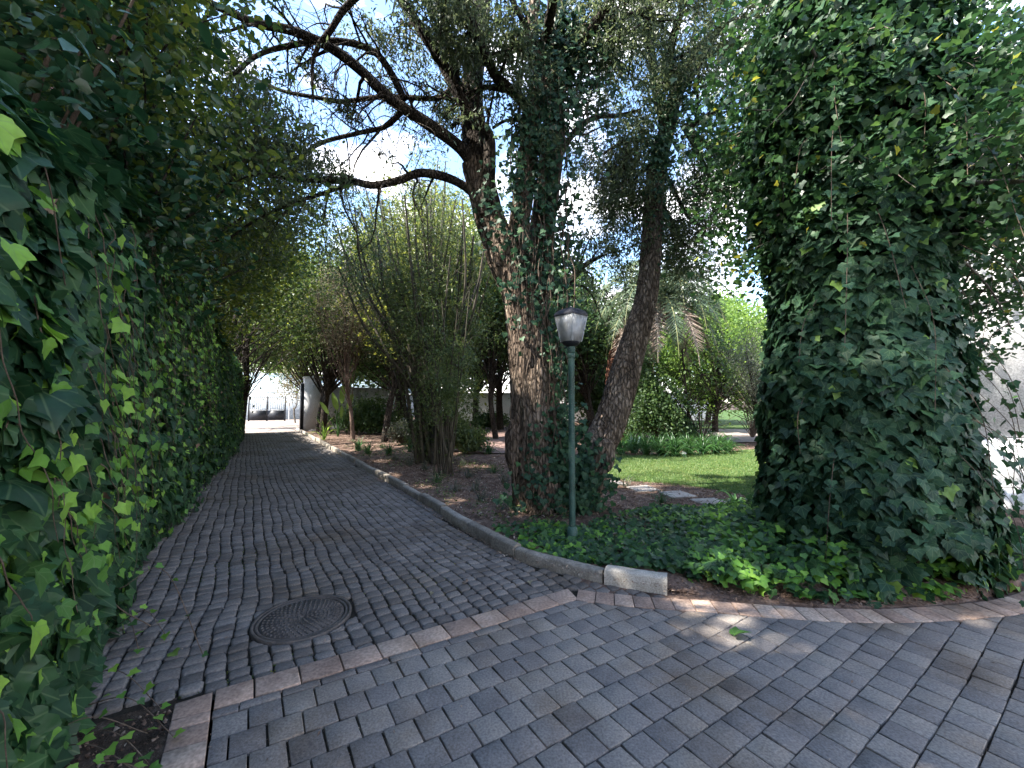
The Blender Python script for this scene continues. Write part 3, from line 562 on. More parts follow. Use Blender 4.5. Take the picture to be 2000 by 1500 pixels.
# ------------------------------------------------------------------ buildings and walls
def slab_obj(a, b, th, z0, z1, name, m, parent=None, kind=None, n=1):
    a, b = np.asarray(a, float)[:2], np.asarray(b, float)[:2]; d = norm(b - a); nn = np.array([-d[1], d[0]]) * th
    mb = MB(); q = [a, b, b + nn, a + nn]; V = [(*p, z0) for p in q] + [(*p, z1) for p in q]
    mb.add(V, [(0, 3, 2, 1), (4, 5, 6, 7), (0, 1, 5, 4), (1, 2, 6, 5), (2, 3, 7, 6), (3, 0, 4, 7)]); return mb.build(name, m, parent, kind=kind)
bl = thing('house', 'white rendered house wall showing beyond the ivy clad trunk', 'building', (6.2, 6.0, 0))
wa, wb = np.array([4.9, 6.15]), np.array([11.5, 4.3])
slab_obj(wa, wb, .3, 1.02, 5.6, 'upper_wall', M['wall'], bl); dn = norm(wb - wa); nn = np.array([dn[1], -dn[0]])
slab_obj(wa + nn * .02, wb + nn * .02, .3, .335, 1.0, 'middle_wall', M['wall'], bl)
slab_obj(wa + nn * .09, wb + nn * .09, .3, -.1, .32, 'plinth', M['walld'], bl)
slab_obj(wa + nn * .12, wb + nn * .12, .4, 5.6, 5.75, 'coping', M['wall'], bl)
slab_obj(np.array([5.0, 6.4]), np.array([9.2, 11.6]), -.3, -.1, 5.6, 'side_wall', M['wall'], bl)
# long white boundary wall behind the garden
bwl = thing('boundary_wall', 'long white boundary wall far behind the garden trees', 'wall', (2, 31, 0))
q0 = UV(2.9, 24.3)
slab_obj((-5.5, 30.5), (16, 31.5), .25, -.1, 2.1, 'wall_panel', M['wall'], bwl); slab_obj((-5.5, 30.45), (16, 31.45), .35, 2.1, 2.2, 'coping', M['walld'], bwl)
# gateway at the end of the drive
gp = thing('gate_pillar', 'white pillar with black gate edge at the kerb end of the drive', 'pillar', UV(2.5, 23.0), group='pillars of the gateway')
def post(u0, u1, v0, v1, z0, z1, name, m, parent): return slab_obj(UV(u0, v0), UV(u1, v0), v1 - v0, z0, z1, name, m, parent)
post(2.42, 3.2, 23.0, 23.5, -.05, 2.72, 'pillar_shaft', M['wall'], gp); post(2.38, 3.24, 22.96, 23.54, 2.72, 2.8, 'cap', M['walld'], gp)
post(2.27, 2.40, 23.1, 23.5, -.05, 2.45, 'black_post', M['black'], gp)
gp2 = thing('gate_pillar', 'narrow grey white pillar half swallowed by the ivy hedge', 'pillar', UV(-.45, 23.0), group='pillars of the gateway')
post(-.55, -.12, 23.0, 23.4, -.05, 2.7, 'pillar_shaft', M['walld'], gp2); post(-.58, -.09, 22.97, 23.43, 2.7, 2.78, 'cap', M['walld'], gp2)
sw = thing('garden_wall', 'stained white garden wall running away from the gate pillar', 'wall', UV(4.5, 24, 0))
slab_obj(UV(3.3, 23.8), UV(7.2, 24.8), .25, -.05, 2.25, 'wall_panel', M['walld'], sw); slab_obj(UV(3.3, 23.75), UV(7.2, 24.75), .33, 2.25, 2.33, 'coping', M['walld'], sw)
# far gate across the yard
gA, gB = G(485, 823), G(556, 822)
fg = thing('metal_gate', 'dark double metal gate with barred top across the sunlit yard', 'gate', (gA + gB) / 2)
gd = norm(gB[:2] - gA[:2]); gl = np.linalg.norm(gB[:2] - gA[:2]); gm = (gA[:2] + gB[:2]) / 2
for s0, s1 in ((0.06, gl / 2 - .02), (gl / 2 + .02, gl - .06)):
    slab_obj(gA[:2] + gd * s0, gA[:2] + gd * s1, .05, .06, .82, 'panel', M['black'], fg)
    slab_obj(gA[:2] + gd * s0, gA[:2] + gd * s1, .06, .84, .9, 'rail', M['walld'], fg); slab_obj(gA[:2] + gd * s0, gA[:2] + gd * s1, .06, 1.86, 1.92, 'rail', M['black'], fg)
    for k in range(9):
        s = s0 + (s1 - s0) * (k + .5) / 9; slab_obj(gA[:2] + gd * (s - .012), gA[:2] + gd * (s + .012), .03, .9, 1.86, 'bar', M['black'], fg)
for s in (0, gl / 2, gl): slab_obj(gA[:2] + gd * (s - .05), gA[:2] + gd * (s + .05), .08, 0, 1.95, 'post', M['black'], fg)
fh = thing('house', 'white house with blue shade in its wall colour and light roof behind the far metal gate', 'building', (gm[0], gm[1] + 4, 0))
a0 = gm + gd * -4.5 + np.array([0, 3.2]); b0 = gm + gd * 12 + np.array([0, 3.2])
slab_obj(a0, b0, .3, -.05, 2.25, 'wall', M['shadewall'], fh)
mb = MB(); n_ = np.array([-gd[1], gd[0]]); p = [a0 - gd * .3 - n_ * .4, b0 - n_ * .4, b0 + n_ * 4, a0 - gd * .3 + n_ * 4]
mb.add([(*p[0], 2.26), (*p[1], 2.26), (*p[2], 4.1), (*p[3], 4.1), (*p[0], 2.36), (*p[1], 2.36), (*p[2], 4.2), (*p[3], 4.2)], [(0, 3, 2, 1), (4, 5, 6, 7), (0, 1, 5, 4), (1, 2, 6, 5), (2, 3, 7, 6), (3, 0, 4, 7)]); mb.build('roof', M['roof'], fh)
wq = gm + gd * 3.6 + np.array([0, 3.19]); slab_obj(wq, wq + gd * .75, -.04, .9, 1.5, 'window', M['black'], fh)
bx = thing('garden_light', 'slim white stake light standing beside the far metal gate', 'light', G(564, 824)); tube(mb := MB(), [G(564, 824), G(564, 824) + [0, 0, 1.2]], .03, 8); mb.build('stake', M['wall'], bx); tube(mb := MB(), [G(564, 824) + [0, 0, 1.2], G(564, 824) + [0, 0, 1.45]], .07, 8); mb.build('lamp_head', M['wall'], bx)
# wall behind the ivy hedge
# ------------------------------------------------------------------ lamp post
LB = G(1118, 1062); LB[2] = .05; LY = LB[1]
lp = thing('street_lamp', 'green garden lamp post with four sided frosted lantern', 'lamp post', LB)
zt = W(1118, 668, LY)[2]; zc = W(1118, 696, LY)[2]
mb = MB(); tube(mb, [LB - [0, 0, .08], LB + [0, 0, .05], LB + [0, 0, .12], LB + [0, 0, .13]], [.06, .058, .05, .036], 20); mb.build('base_sleeve', M['green'], lp)
mb = MB(); tube(mb, [LB - [0, 0, .1], LB * [1, 1, 0] + [0, 0, zc]], .034, 20); mb.build('post', M['green'], lp, smooth=True)
mb = MB(); b0_ = LB * [1, 1, 0]
for z0, z1, r0 in ((zc - .02, zc + .035, .040), (zc + .038, zt - .035, .043)): tube(mb, [b0_ + [0, 0, z0], b0_ + [0, 0, z0 + .004], b0_ + [0, 0, z1 - .004], b0_ + [0, 0, z1]], [r0 - .004, r0, r0, r0 - .004], 20)
mb.build('collar', M['green'], lp)
mb = MB(); tube(mb, [b0_ + [0, 0, zt - .05], b0_ + [0, 0, zt - .03], b0_ + [0, 0, zt - .005], b0_ + [0, 0, zt]], [.045, .085, .10, .10], 20); mb.build('cup', M['black'], lp)
aim = math.atan2(-b0_[1], -b0_[0]) + R(4)
def sq(r, z): return np.array([[b0_[0] + r * math.cos(aim + k * math.pi / 2), b0_[1] + r * math.sin(aim + k * math.pi / 2), z] for k in range(4)])
zg0, zg1 = zt + .0, W(1118, 617, LY)[2]; lo, hi = sq(.113, zg0), sq(.176, zg1)
for k in range(4):
    a, b_, c, d = lo[k], lo[(k + 1) % 4], hi[(k + 1) % 4], hi[k]; cen = (a + b_ + c + d) / 4; nrm = norm(np.cross(b_ - a, d - a)); 
    P4 = [a + (cen - a) * .03, b_ + (cen - b_) * .03, c + (cen - c) * .03, d + (cen - d) * .03]; mb = MB(); mb.add(P4 + [p - nrm * .004 for p in P4], [(0, 1, 2, 3), (7, 6, 5, 4), (0, 4, 5, 1), (1, 5, 6, 2), (2, 6, 7, 3), (3, 7, 4, 0)]); mb.build('pane', M['glass'], lp)
mb = MB()
for k in range(4): tube(mb, [lo[k], hi[k]], .004, 6)
mb.build('corner_rib', M['walld'], lp)
mb = MB(); rings = [sq(.184, zg1 - .006), sq(.186, zg1 + .012), sq(.165, zg1 + .04), sq(.11, zg1 + .072), sq(.03, zg1 + .088)]
V = np.vstack(rings + [[b0_ + [0, 0, zg1 + .09]]]); mb.add(V, [(r * 4 + a, r * 4 + (a + 1) % 4, r * 4 + 4 + (a + 1) % 4, r * 4 + 4 + a) for r in range(4) for a in range(4)]); mb.add(V[[16, 17, 18, 19, 20]], [(a, (a + 1) % 4, 4) for a in range(4)]); mb.add(rings[0], [(3, 2, 1, 0)]); mb.build('lantern_roof', M['roofl'], lp)
mb = MB(); tube(mb, [b0_ + [0, 0, zg1 + .088], b0_ + [0, 0, zg1 + .10], b0_ + [0, 0, zg1 + .108]], [.012, .014, .004], 10); mb.build('finial', M['kerbl'], lp)

# ------------------------------------------------------------------ trees
def grow(path, r0, r1, n, lmin, lmax, mb, anchors, depth=1, start=.25, up=.15, droop=.25, sides=5, bias=None):
    """side branches along a limb; twig ends are collected as leaf anchors"""
    P = np.asarray(path); m = len(P)
    for k in range(n):
        f = start + (1 - start) * (k + rng.random()) / n; i = min(int(f * (m - 1)), m - 2); p = P[i]; t = norm(P[i + 1] - P[i])
        d = norm(t * rng.uniform(.2, .9) + norm(np.cross(t, rvec(1)[0])) * 1.0 + np.array([0, 0, up]) + (0 if bias is None else bias)); Ln = rng.uniform(lmin, lmax)
        q = [p]; dd = d.copy(); ns = 6
        for s in range(ns):
            dd = norm(dd + rng.normal(0, .22, 3) + np.array([0, 0, -droop * s / ns])); q.append(q[-1] + dd * Ln / ns)
        q = np.array(q); rr = min((r0 + (r1 - r0) * f) * .42, .028)
        tube(mb, q, np.linspace(rr, rr * .25, len(q)), sides if depth else 4, cap=False)
        if depth > 0: grow(q, rr, rr * .3, max(2, n // 2), lmin * .45, lmax * .5, mb, anchors, depth - 1, .2, up, droop, 4)
        else:
            anchors.append(q[2:])
        if depth > 0: anchors.append(q[3:])
def leaf_cloud(mb, tm, anc, n, spread, size, hang=.6, rmu=.5, rsd=.22, flat=.5, cull=True, keep=None):
    A = np.concatenate(anc) if isinstance(anc, list) else anc; k = rng.integers(0, len(A), n)
    P = A[k] + rng.normal(0, spread, (n, 3))
    ok = P[:, 2] > .15
    if cull: ok &= ~lit(P)
    if keep is not None: ok &= keep(P)
    P = P[ok]; n = len(P)
    N = norm(rng.normal(0, 1, (n, 3)) * flat + [0, 0, 1 - flat * .5]); T = norm(rng.normal(0, .6, (n, 3)) + [0, 0, -hang])
    leafs(mb, tm, P, N, T, rng.uniform(size * .6, size * 1.3, n), np.clip(rng.normal(rmu, rsd, n) + .12 * vnoise(P, 1.5, 2), 0, 1))
def pxpath(pts, Ys):
    n = len(pts); Y_ = np.interp(np.linspace(0, 1, n), np.linspace(0, 1, len(Ys)), Ys); return [W(p[0], p[1], y) for p, y in zip(pts, Y_)]
def limb(mb, pts, Ys, w, sides=14, bark=.12, n=None, seed=0, ridges=7):
    P0 = np.array(pxpath(pts, Ys)); n = n or len(pts) * 7; P = interp(P0, n); dep = P[:, 1]
    wr = np.interp(np.linspace(0, 1, n), np.linspace(0, 1, len(w)), w) / FPX * dep / 2; tube(mb, P, wr, sides, bark, seed=seed, ridges=ridges); return P, wr
MT = G(1055, 1000)
mt = thing('tree', 'big forked tree with deeply fissured brown bark behind the lamp post', 'tree', (MT[0], MT[1], .05))
mb = MB(); D0 = 5.6
limb(mb, [(1072, 1035), (1062, 985), (1052, 930), (1045, 860), (1042, 780), (1036, 700), (1030, 620), (1020, 560), (990, 500), (962, 440), (945, 380), (932, 320)], [5.6, 5.6, 5.7, 5.8], [150, 118, 98, 88, 88, 90, 94, 92, 62, 58, 60], 110, .10, 150, 1, 8)
limb(mb, [(1005, 930), (1003, 890), (1004, 850), (1010, 815)], [5.45, 5.5], [16, 34, 36, 18], 30, .12, 40, 5, 6)
limb(mb, [(1110, 1010), (1100, 930), (1085, 850), (1070, 760), (1058, 680)], [5.5, 5.6], [50, 46, 44, 40, 36], 50, .12, 90, 3, 6)
limb(mb, [(1030, 650), (1052, 560), (1056, 480), (1066, 400), (1076, 320), (1082, 240), (1078, 150), (1085, 60), (1090, -60)], [5.6, 5.9], [64, 54, 52, 50, 48, 44, 40, 34], 70, .11, 130, 2, 7)
limb(mb, [(1018, 640), (1005, 540), (1012, 460), (1020, 390), (1030, 310), (1038, 230), (1050, 150), (1040, 60), (1050, -40)], [5.5, 5.3], [46, 46, 42, 40, 38, 34, 26, 22], 50, .11, 110, 6, 6)
trunk = mb.build('trunk', M['bark'], mt, smooth=False)
lm = MB(); anc = []; ups = []
LIMBS = [
 ([(935, 330), (926, 260), (922, 180), (930, 100), (940, 20), (945, -80)], [5.8, 6.0], [50, 42, 36, 32, 28]),
 ([(948, 420), (955, 350), (955, 270), (930, 235), (898, 190), (868, 130), (830, 70), (785, 0), (740, -60)], [5.6, 4.9], [34, 34, 30, 30, 28, 26]),
 ([(922, 320), (895, 285), (830, 238), (765, 195), (700, 133), (640, 90), (570, 60), (500, 45), (430, 15), (340, -20)], [5.7, 4.6], [38, 38, 34, 30, 26, 22]),
 ([(790, 195), (765, 145), (735, 105), (690, 85), (630, 80), (560, 90), (500, 110), (440, 160)], [5.5, 5.0], [20, 18, 16, 10]),
 ([(713, -20), (673, 17), (645, 60), (622, 90), (610, 130), (612, 200)], [4.6, 5.0], [18, 18, 16, 10, 6]),
 ([(930, 385), (905, 362), (867, 345), (820, 338), (780, 352), (730, 362), (687, 354), (633, 352), (567, 347), (500, 337), (430, 330), (365, 338)], [5.8, 5.6, 6.2], [22, 24, 20, 18, 16, 12]),
 ([(690, 358), (617, 382), (567, 398), (500, 430), (455, 460), (430, 475)], [5.8, 6.4], [12, 9, 7, 5]),
 ([(787, 217), (753, 247), (700, 260), (633, 277), (593, 300), (560, 318), (510, 320)], [5.5, 5.9], [14, 12, 10, 6]),
 ([(885, 170), (860, 190), (833, 193), (790, 190), (733, 190), (667, 198), (617, 190), (550, 177), (490, 150)], [5.6, 5.9], [14, 14, 12, 8]),
 ([(1030, 210), (1005, 182), (970, 150), (945, 100), (920, 40), (895, -20)], [5.4, 4.6], [30, 28, 26, 22]),
 ([(1052, 200), (1040, 130), (1030, 60), (1000, 0), (980, -60)], [5.4, 4.8], [22, 18, 12]),
 ([(962, 250), (990, 235), (1020, 238), (1045, 245)], [5.6, 5.6], [8, 8, 10]),
 ([(1085, 200), (1110, 150), (1135, 90), (1180, 20), (1230, -50)], [5.7, 4.8], [30, 26, 20]),
 ([(1080, 330), (1120, 260), (1160, 230), (1210, 225), (1250, 215)], [5.8, 6.4], [18, 14, 8]),
 ([(1075, 120), (1130, 60), (1190, 40), (1260, 20), (1330, -10)], [5.6, 5.0], [20, 16, 10]),
 ([(880, 250), (905, 225), (915, 200), (880, 120), (870, 60), (900, 0)], [5.7, 5.4], [12, 12, 8]),
 ([(1065, 90), (1080, -60), (1000, -280), (900, -500)], [5.4, 4.0, 3.0], [30, 24, 16]),
]
for k, (p, y, w) in enumerate(LIMBS):
    P, wr = limb(lm, p, y, np.array(w) * (1.15 if k == 0 else .62 if k == 2 else .74), 12, .07, None, k); grow(P, wr[0], wr[-1], 9 if len(p) < 7 else 14, .45, 1.4, lm, anc, 1, .2, .1, .35)
ancs = []
for k in range(95):                            # fine hanging sprays from the left limbs
    a = W(rng.uniform(450, 880), rng.uniform(10, 310), rng.uniform(5.0, 6.6)); b = a + [rng.normal(0, .35), rng.normal(0, .2), -rng.uniform(.25, .7)]; q = interp([a, (a + b) / 2 + rng.normal(0, .08, 3), b], 8)
    tube(lm, q, np.linspace(.007, .002, 8), 4, cap=False); grow(q, .006, .002, 5, .15, .4, lm, ancs, 0, .1, 0, .4); ancs.append(q[2:])
lm.build('limb', M['barkd'], mt, smooth=False)
def opn(P):
    px, py, d = proj(P); bare = (px > 885) & (px < 1000) & (py > 120) & (py < 560) & (P[:, 1] < 6.2)
    return rng.random(len(P)) < np.where(vnoise(P, 1.3, 14) > -.3, 1, .35) * np.where(bare, .3, 1)
mb = MB(); leaf_cloud(mb, LANCE, anc, 92000, .085, .078, 1.0, .45, .22, .8, keep=opn); leaf_cloud(mb, LANCE, ancs, 21000, .07, .072, 1.1, .5, .22, .8); mb.build('crown', M['main'], mt)
# hanging bare creepers on the forked trunk
mb = MB()
for k in range(46):
    x = rng.uniform(995, 1110); y0 = rng.uniform(200, 700); ln_ = rng.uniform(120, 330); yy = np.linspace(y0, y0 + ln_, 9); xx = x + np.cumsum(rng.normal(0, 5, 9))
    P = interp([W(a, b, D0 - .36 - .05 * rng.random()) for a, b in zip(xx, yy)], 26); tube(mb, P, rng.uniform(.003, .008), 4)
cv = thing('creeper_stems', 'bare woody creeper stems hanging down the forked trunk', 'vine', (MT[0], MT[1] - .4, 0)); mb.build('stems', M['stem'], cv, kind='stuff')

# leaning tree
lt = thing('tree', 'leaning tree trunk curving up and over the lawn', 'tree', (G(1145, 1008)[0], G(1145, 1008)[1], .05))
mb = MB()
limb(mb, [(1132, 1030), (1140, 985), (1150, 930), (1166, 880), (1188, 835), (1207, 780), (1225, 710), (1246, 640), (1262, 580), (1270, 510), (1275, 440), (1278, 380), (1284, 320), (1300, 260), (1318, 190), (1345, 140)], [5.5, 5.7, 6.2, 6.4], [66, 62, 64, 62, 60, 52, 44, 40, 36, 34, 30, 26], 80, .11, 170, 8, 7)
limb(mb, [(1160, 900), (1185, 868), (1188, 905), (1172, 925)], [5.35, 5.35], [20, 24, 14], 20, .15, 40, 12, 5)
mb.build('trunk', M['bark'], lt)
lm = MB(); anc2 = []
for k, (p, y, w) in enumerate([
 ([(1335, 250), (1370, 235), (1405, 210), (1445, 185), (1490, 160)], [6.3, 6.2], [16, 12, 6]),
 ([(1340, 140), (1380, 105), (1430, 90), (1500, 82), (1560, 60), (1600, 30)], [6.4, 6.2], [24, 18, 12, 6]),
 ([(1345, 120), (1375, 85), (1420, 50), (1480, 25), (1540, 0)], [6.4, 6.0], [18, 12, 6]),
 ([(1350, 255), (1380, 285), (1402, 300), (1440, 290)], [6.3, 6.6], [12, 9, 5]),
 ([(1340, 255), (1365, 300), (1385, 345), (1410, 380)], [6.3, 6.7], [12, 9, 5]),
 ([(1290, 285), (1245, 272), (1210, 282), (1180, 300)], [6.4, 6.3], [14, 10, 5]),
 ([(1285, 300), (1262, 330), (1245, 345), (1235, 390)], [6.4, 6.6], [8, 6, 3]),
 ([(1225, 285), (1218, 330), (1215, 380)], [6.3, 6.3], [8, 6, 3]),
 ([(1300, 250), (1280, 170), (1270, 90), (1260, 20), (1250, -60)], [6.4, 6.0], [20, 16, 8]),
 ([(1320, 200), (1310, 100), (1330, 20), (1340, -80)], [6.4, 5.6], [22, 16, 8]),
 ([(1278, 380), (1310, 430), (1330, 470), (1370, 500)], [6.4, 6.9], [10, 7, 3]),
 ([(1290, 320), (1320, 380), (1350, 430), (1390, 450)], [6.4, 7], [10, 8, 4]),
 ([(1050, 570), (1100, 560), (1140, 520), (1175, 500)], [6.4, 6.6], [18, 14, 6]),
]):
    P, wr = limb(lm, p, y, w, 10, .08, None, k + 30); grow(P, wr[0], wr[-1], 10, .45, 1.4, lm, anc2, 1, .15, .1, .35)
lm.build('limb', M['barkd'], lt)
mb = MB(); leaf_cloud(mb, LANCE, anc2, 56000, .095, .08, .9, .45, .22, .8, keep=opn); mb.build('crown', M['main'], lt)

# generic tree for the other trunks
def tree(name, base, h, cr, nl, size, lmt, bmt, label, cat='tree', tr=.14, lean=(0, 0), tm=OVAL, group=None, ctr=None, ncl=34, spread=None, hang=.4, rmu=.5, trunkh=.45, sides=10, shell=.6, flat=.7, cull=True, fork=1, topthin=None, keep=None):
    base = np.array([base[0], base[1], .03]); t = thing(name, label, cat, base, group)
    ctr = base + np.array([lean[0], lean[1], h - cr[2]]) if ctr is None else np.asarray(ctr); cr = np.asarray(cr, float); mb = MB(); spread = spread or cr.mean() * .16
    for f_ in range(fork):
        off = rng.normal(0, .25, 3) * [1, 1, 0] if f_ else np.zeros(3); top = base + (ctr - base) + np.array([0, 0, cr[2] * .45]) + rng.normal(0, .3, 3) * (fork > 1)
        mid = base + (ctr - base) * .45 + rng.normal(0, .12, 3) * [1, 1, 0] + off
        P = interp([base + off * .3 - [0, 0, .1], (base + mid) / 2 + rng.normal(0, .05, 3), mid, top], 30); tube(mb, P, np.linspace(tr, tr * .45, 30) * (1 if f_ == 0 else .7), sides, .08, seed=f_)
    d = rvec(ncl); rad = shell + (1 - shell) * rng.random(ncl) ** .5; cl = ctr + d * rad[:, None] * cr
    anc = []
    for c in cl:
        f = rng.uniform(.35, .98); s = P[int(f * 29)]; m_ = (s + c) / 2 + rng.normal(0, .1 * cr.mean(), 3); q = interp([s, m_, c], 8); tube(mb, q, np.linspace(tr * .2, tr * .05, 8), 5, cap=False); anc += [q[5:], np.repeat(q[-1:], 5, 0)]
        for _ in range(2):
            e = c + rng.normal(0, spread * 1.2, 3); q2 = interp([q[5], (q[5] + e) / 2 + rng.normal(0, .1, 3), e], 5); tube(mb, q2, np.linspace(tr * .1, tr * .03, 5), 4, cap=False); anc.append(q2[2:])
    mb.build('trunk', bmt, t); mb = MB(); leaf_cloud(mb, tm, anc, nl, spread, size, hang, rmu, .25, flat, cull, keep=keep); mb.build('crown', lmt, t); return t

# trees behind the ivy wall on the left; their crowns shade the drive
SH = 'shade trees behind the ivy wall'
tree('tree', W(62, 200, 2.9), 7.2, (1.7, 2.0, 1.9), 30000, .07, M['left'], M['barkd'], 'dark leafy tree with thick trunk rising just over the ivy wall', tr=.11, group=SH, ctr=(-4.1, 3.3, 4.7), ncl=46, spread=.30)
tree('tree', UV(-2.2, 5.5), 8, (2.4, 2.2, 2.1), 28000, .08, M['left'], M['barkd'], 'bushy tree with gaps of yellow light above the ivy wall', tr=.12, group=SH, ctr=(-6.3, 6.7, 5.0), ncl=46, spread=.32, rmu=.6)
tree('tree', UV(-2.2, 10.5), 9, (2.6, 2.6, 2.2), 22000, .10, M['left'], M['barkg'], 'broad tree arching over the middle of the drive', tr=.14, group=SH, ctr=(-7.6, 9.6, 5.2), ncl=44, spread=.36, rmu=.6)
tree('tree', UV(-1.6, 15), 8, (2.6, 2.6, 2.2), 14000, .11, M['back'], M['barkd'], 'broad tree leaning out over the hedge near the gateway', tr=.15, group=SH, ctr=(-9.2, 14.0, 5.0), ncl=44, spread=.4)
for v_, u_, nm in ((-4.5, -4.6, 'tall dense tree with its crown high over the ivy wall'), (-.5, -5.0, 'tall dense tree next along beyond the ivy wall'), (3.6, -5.2, 'tall dense tree in the middle of the row beyond the ivy wall'), (7.8, -5.2, 'tall dense tree set deeper beyond the ivy wall'), (12.2, -5.0, 'tall dense tree past the bend of light beyond the wall')):
    b_ = UV(u_, v_); tree('tree', b_, 14, (2.6, 2.6, 4.9), 13000, .20, M['backd'], M['barkd'], nm, tr=.22, group='row of tall trees beyond the ivy wall', ctr=(b_[0], b_[1], 8.6), ncl=90, spread=.6, shell=.3)

# multi-stemmed shrub
sb = G(850, 905); sh = thing('shrub', 'tall shrub of many thin dark canes fanning up from one clump', 'shrub', (sb[0], sb[1], .05))
anc = []; 
tops = [(700, 400, 12), (720, 430, 10), (745, 390, 12), (738, 470, 11), (760, 400, 8), (790, 380, 8), (820, 420, 7), (842, 370, 9), (870, 350, 9), (905, 430, 9), (925, 460, 11), (948, 470, 8), (880, 500, 7), (800, 500, 7), (680, 480, 8), (660, 520, 7), (830, 380, 6), (770, 560, 8), (855, 430, 8), (960, 520, 7), (890, 390, 7), (712, 360, 8), (935, 600, 6), (650, 420, 7)]
for k, (x, y, w) in enumerate(tops + [(x_ + rng.uniform(-30, 30), y_ - rng.uniform(10, 60), 6) for x_, y_, _ in tops[:18]]):
    x0 = 850 + rng.uniform(-35, 35); y0 = 900 + rng.uniform(-6, 8); Yb = rng.uniform(9.4, 10.4); Yt = Yb + rng.uniform(-1.2, 1.2)
    a, b = W(x0, y0, Yb), W(x, y, Yt); a[2] = .03; m1 = a + (b - a) * .35 + np.array([(850 - x) / 900, 0, .35]) + rng.normal(0, .08, 3)
    mb = MB(); P = interp([a, m1, a + (b - a) * .7 + rng.normal(0, .12, 3), b], 26); r0 = w * .62 / FPX * 10
    tube(mb, P, np.linspace(r0, r0 * .3, 26), 8, .06, seed=k); an = []; grow(P, r0 * .6, r0 * .25, 9, .5, 1.3, mb, an, 0, .35, .5, .1, 4); anc += an
    mb.build('cane', M['cane'] if k % 7 else M['barkg'], sh)
mb = MB(); leaf_cloud(mb, LANCE, anc, 40000, .15, .085, .5, .5, .25, .8); 
low = np.array([W(rng.uniform(790, 930), rng.uniform(640, 880), 9.6 + rng.normal(0, .4)) for _ in range(500)]); leaf_cloud(mb, LANCE, low, 5500, .14, .10, .6, .4, .2, .8); mb.build('crown', M['bamboo'], sh)
s2 = G(872, 936); sh2 = thing('shrub', 'small clump of slender upright stems in front of the big shrub', 'shrub', (s2[0], s2[1], .05)); anc = []
for k in range(11):
    a = s2 + [rng.normal(0, .09), rng.normal(0, .09), .02]; b = W(872 + rng.uniform(-55, 55), rng.uniform(560, 720), 8 + rng.normal(0, .3)); mb = MB(); P = interp([a, a + (b - a) * .5 + rng.normal(0, .06, 3), b], 16); tube(mb, P, np.linspace(.016, .006, 16), 6); an = []; grow(P, .012, .005, 5, .2, .6, mb, an, 0, .4, .4, .1, 4); anc += an; mb.build('cane', M['cane'], sh2)
mb = MB(); leaf_cloud(mb, LANCE, anc, 5000, .1, .08, .5, .5, .25, .8); mb.build('crown', M['bamboo'], sh2)

# slim reddish trunk near the gateway, with dry twiggy top
tree('tree', G(690, 862), 5.2, (1.6, 1.4, 1.5), 9000, .09, M['dry'], M['barkr'], 'slim tree with peeling reddish trunk and dry twiggy crown', tr=.085, ctr=(W(672, 600, 15)[0], 15, 5.2), ncl=50, spread=.3, tm=LANCE)
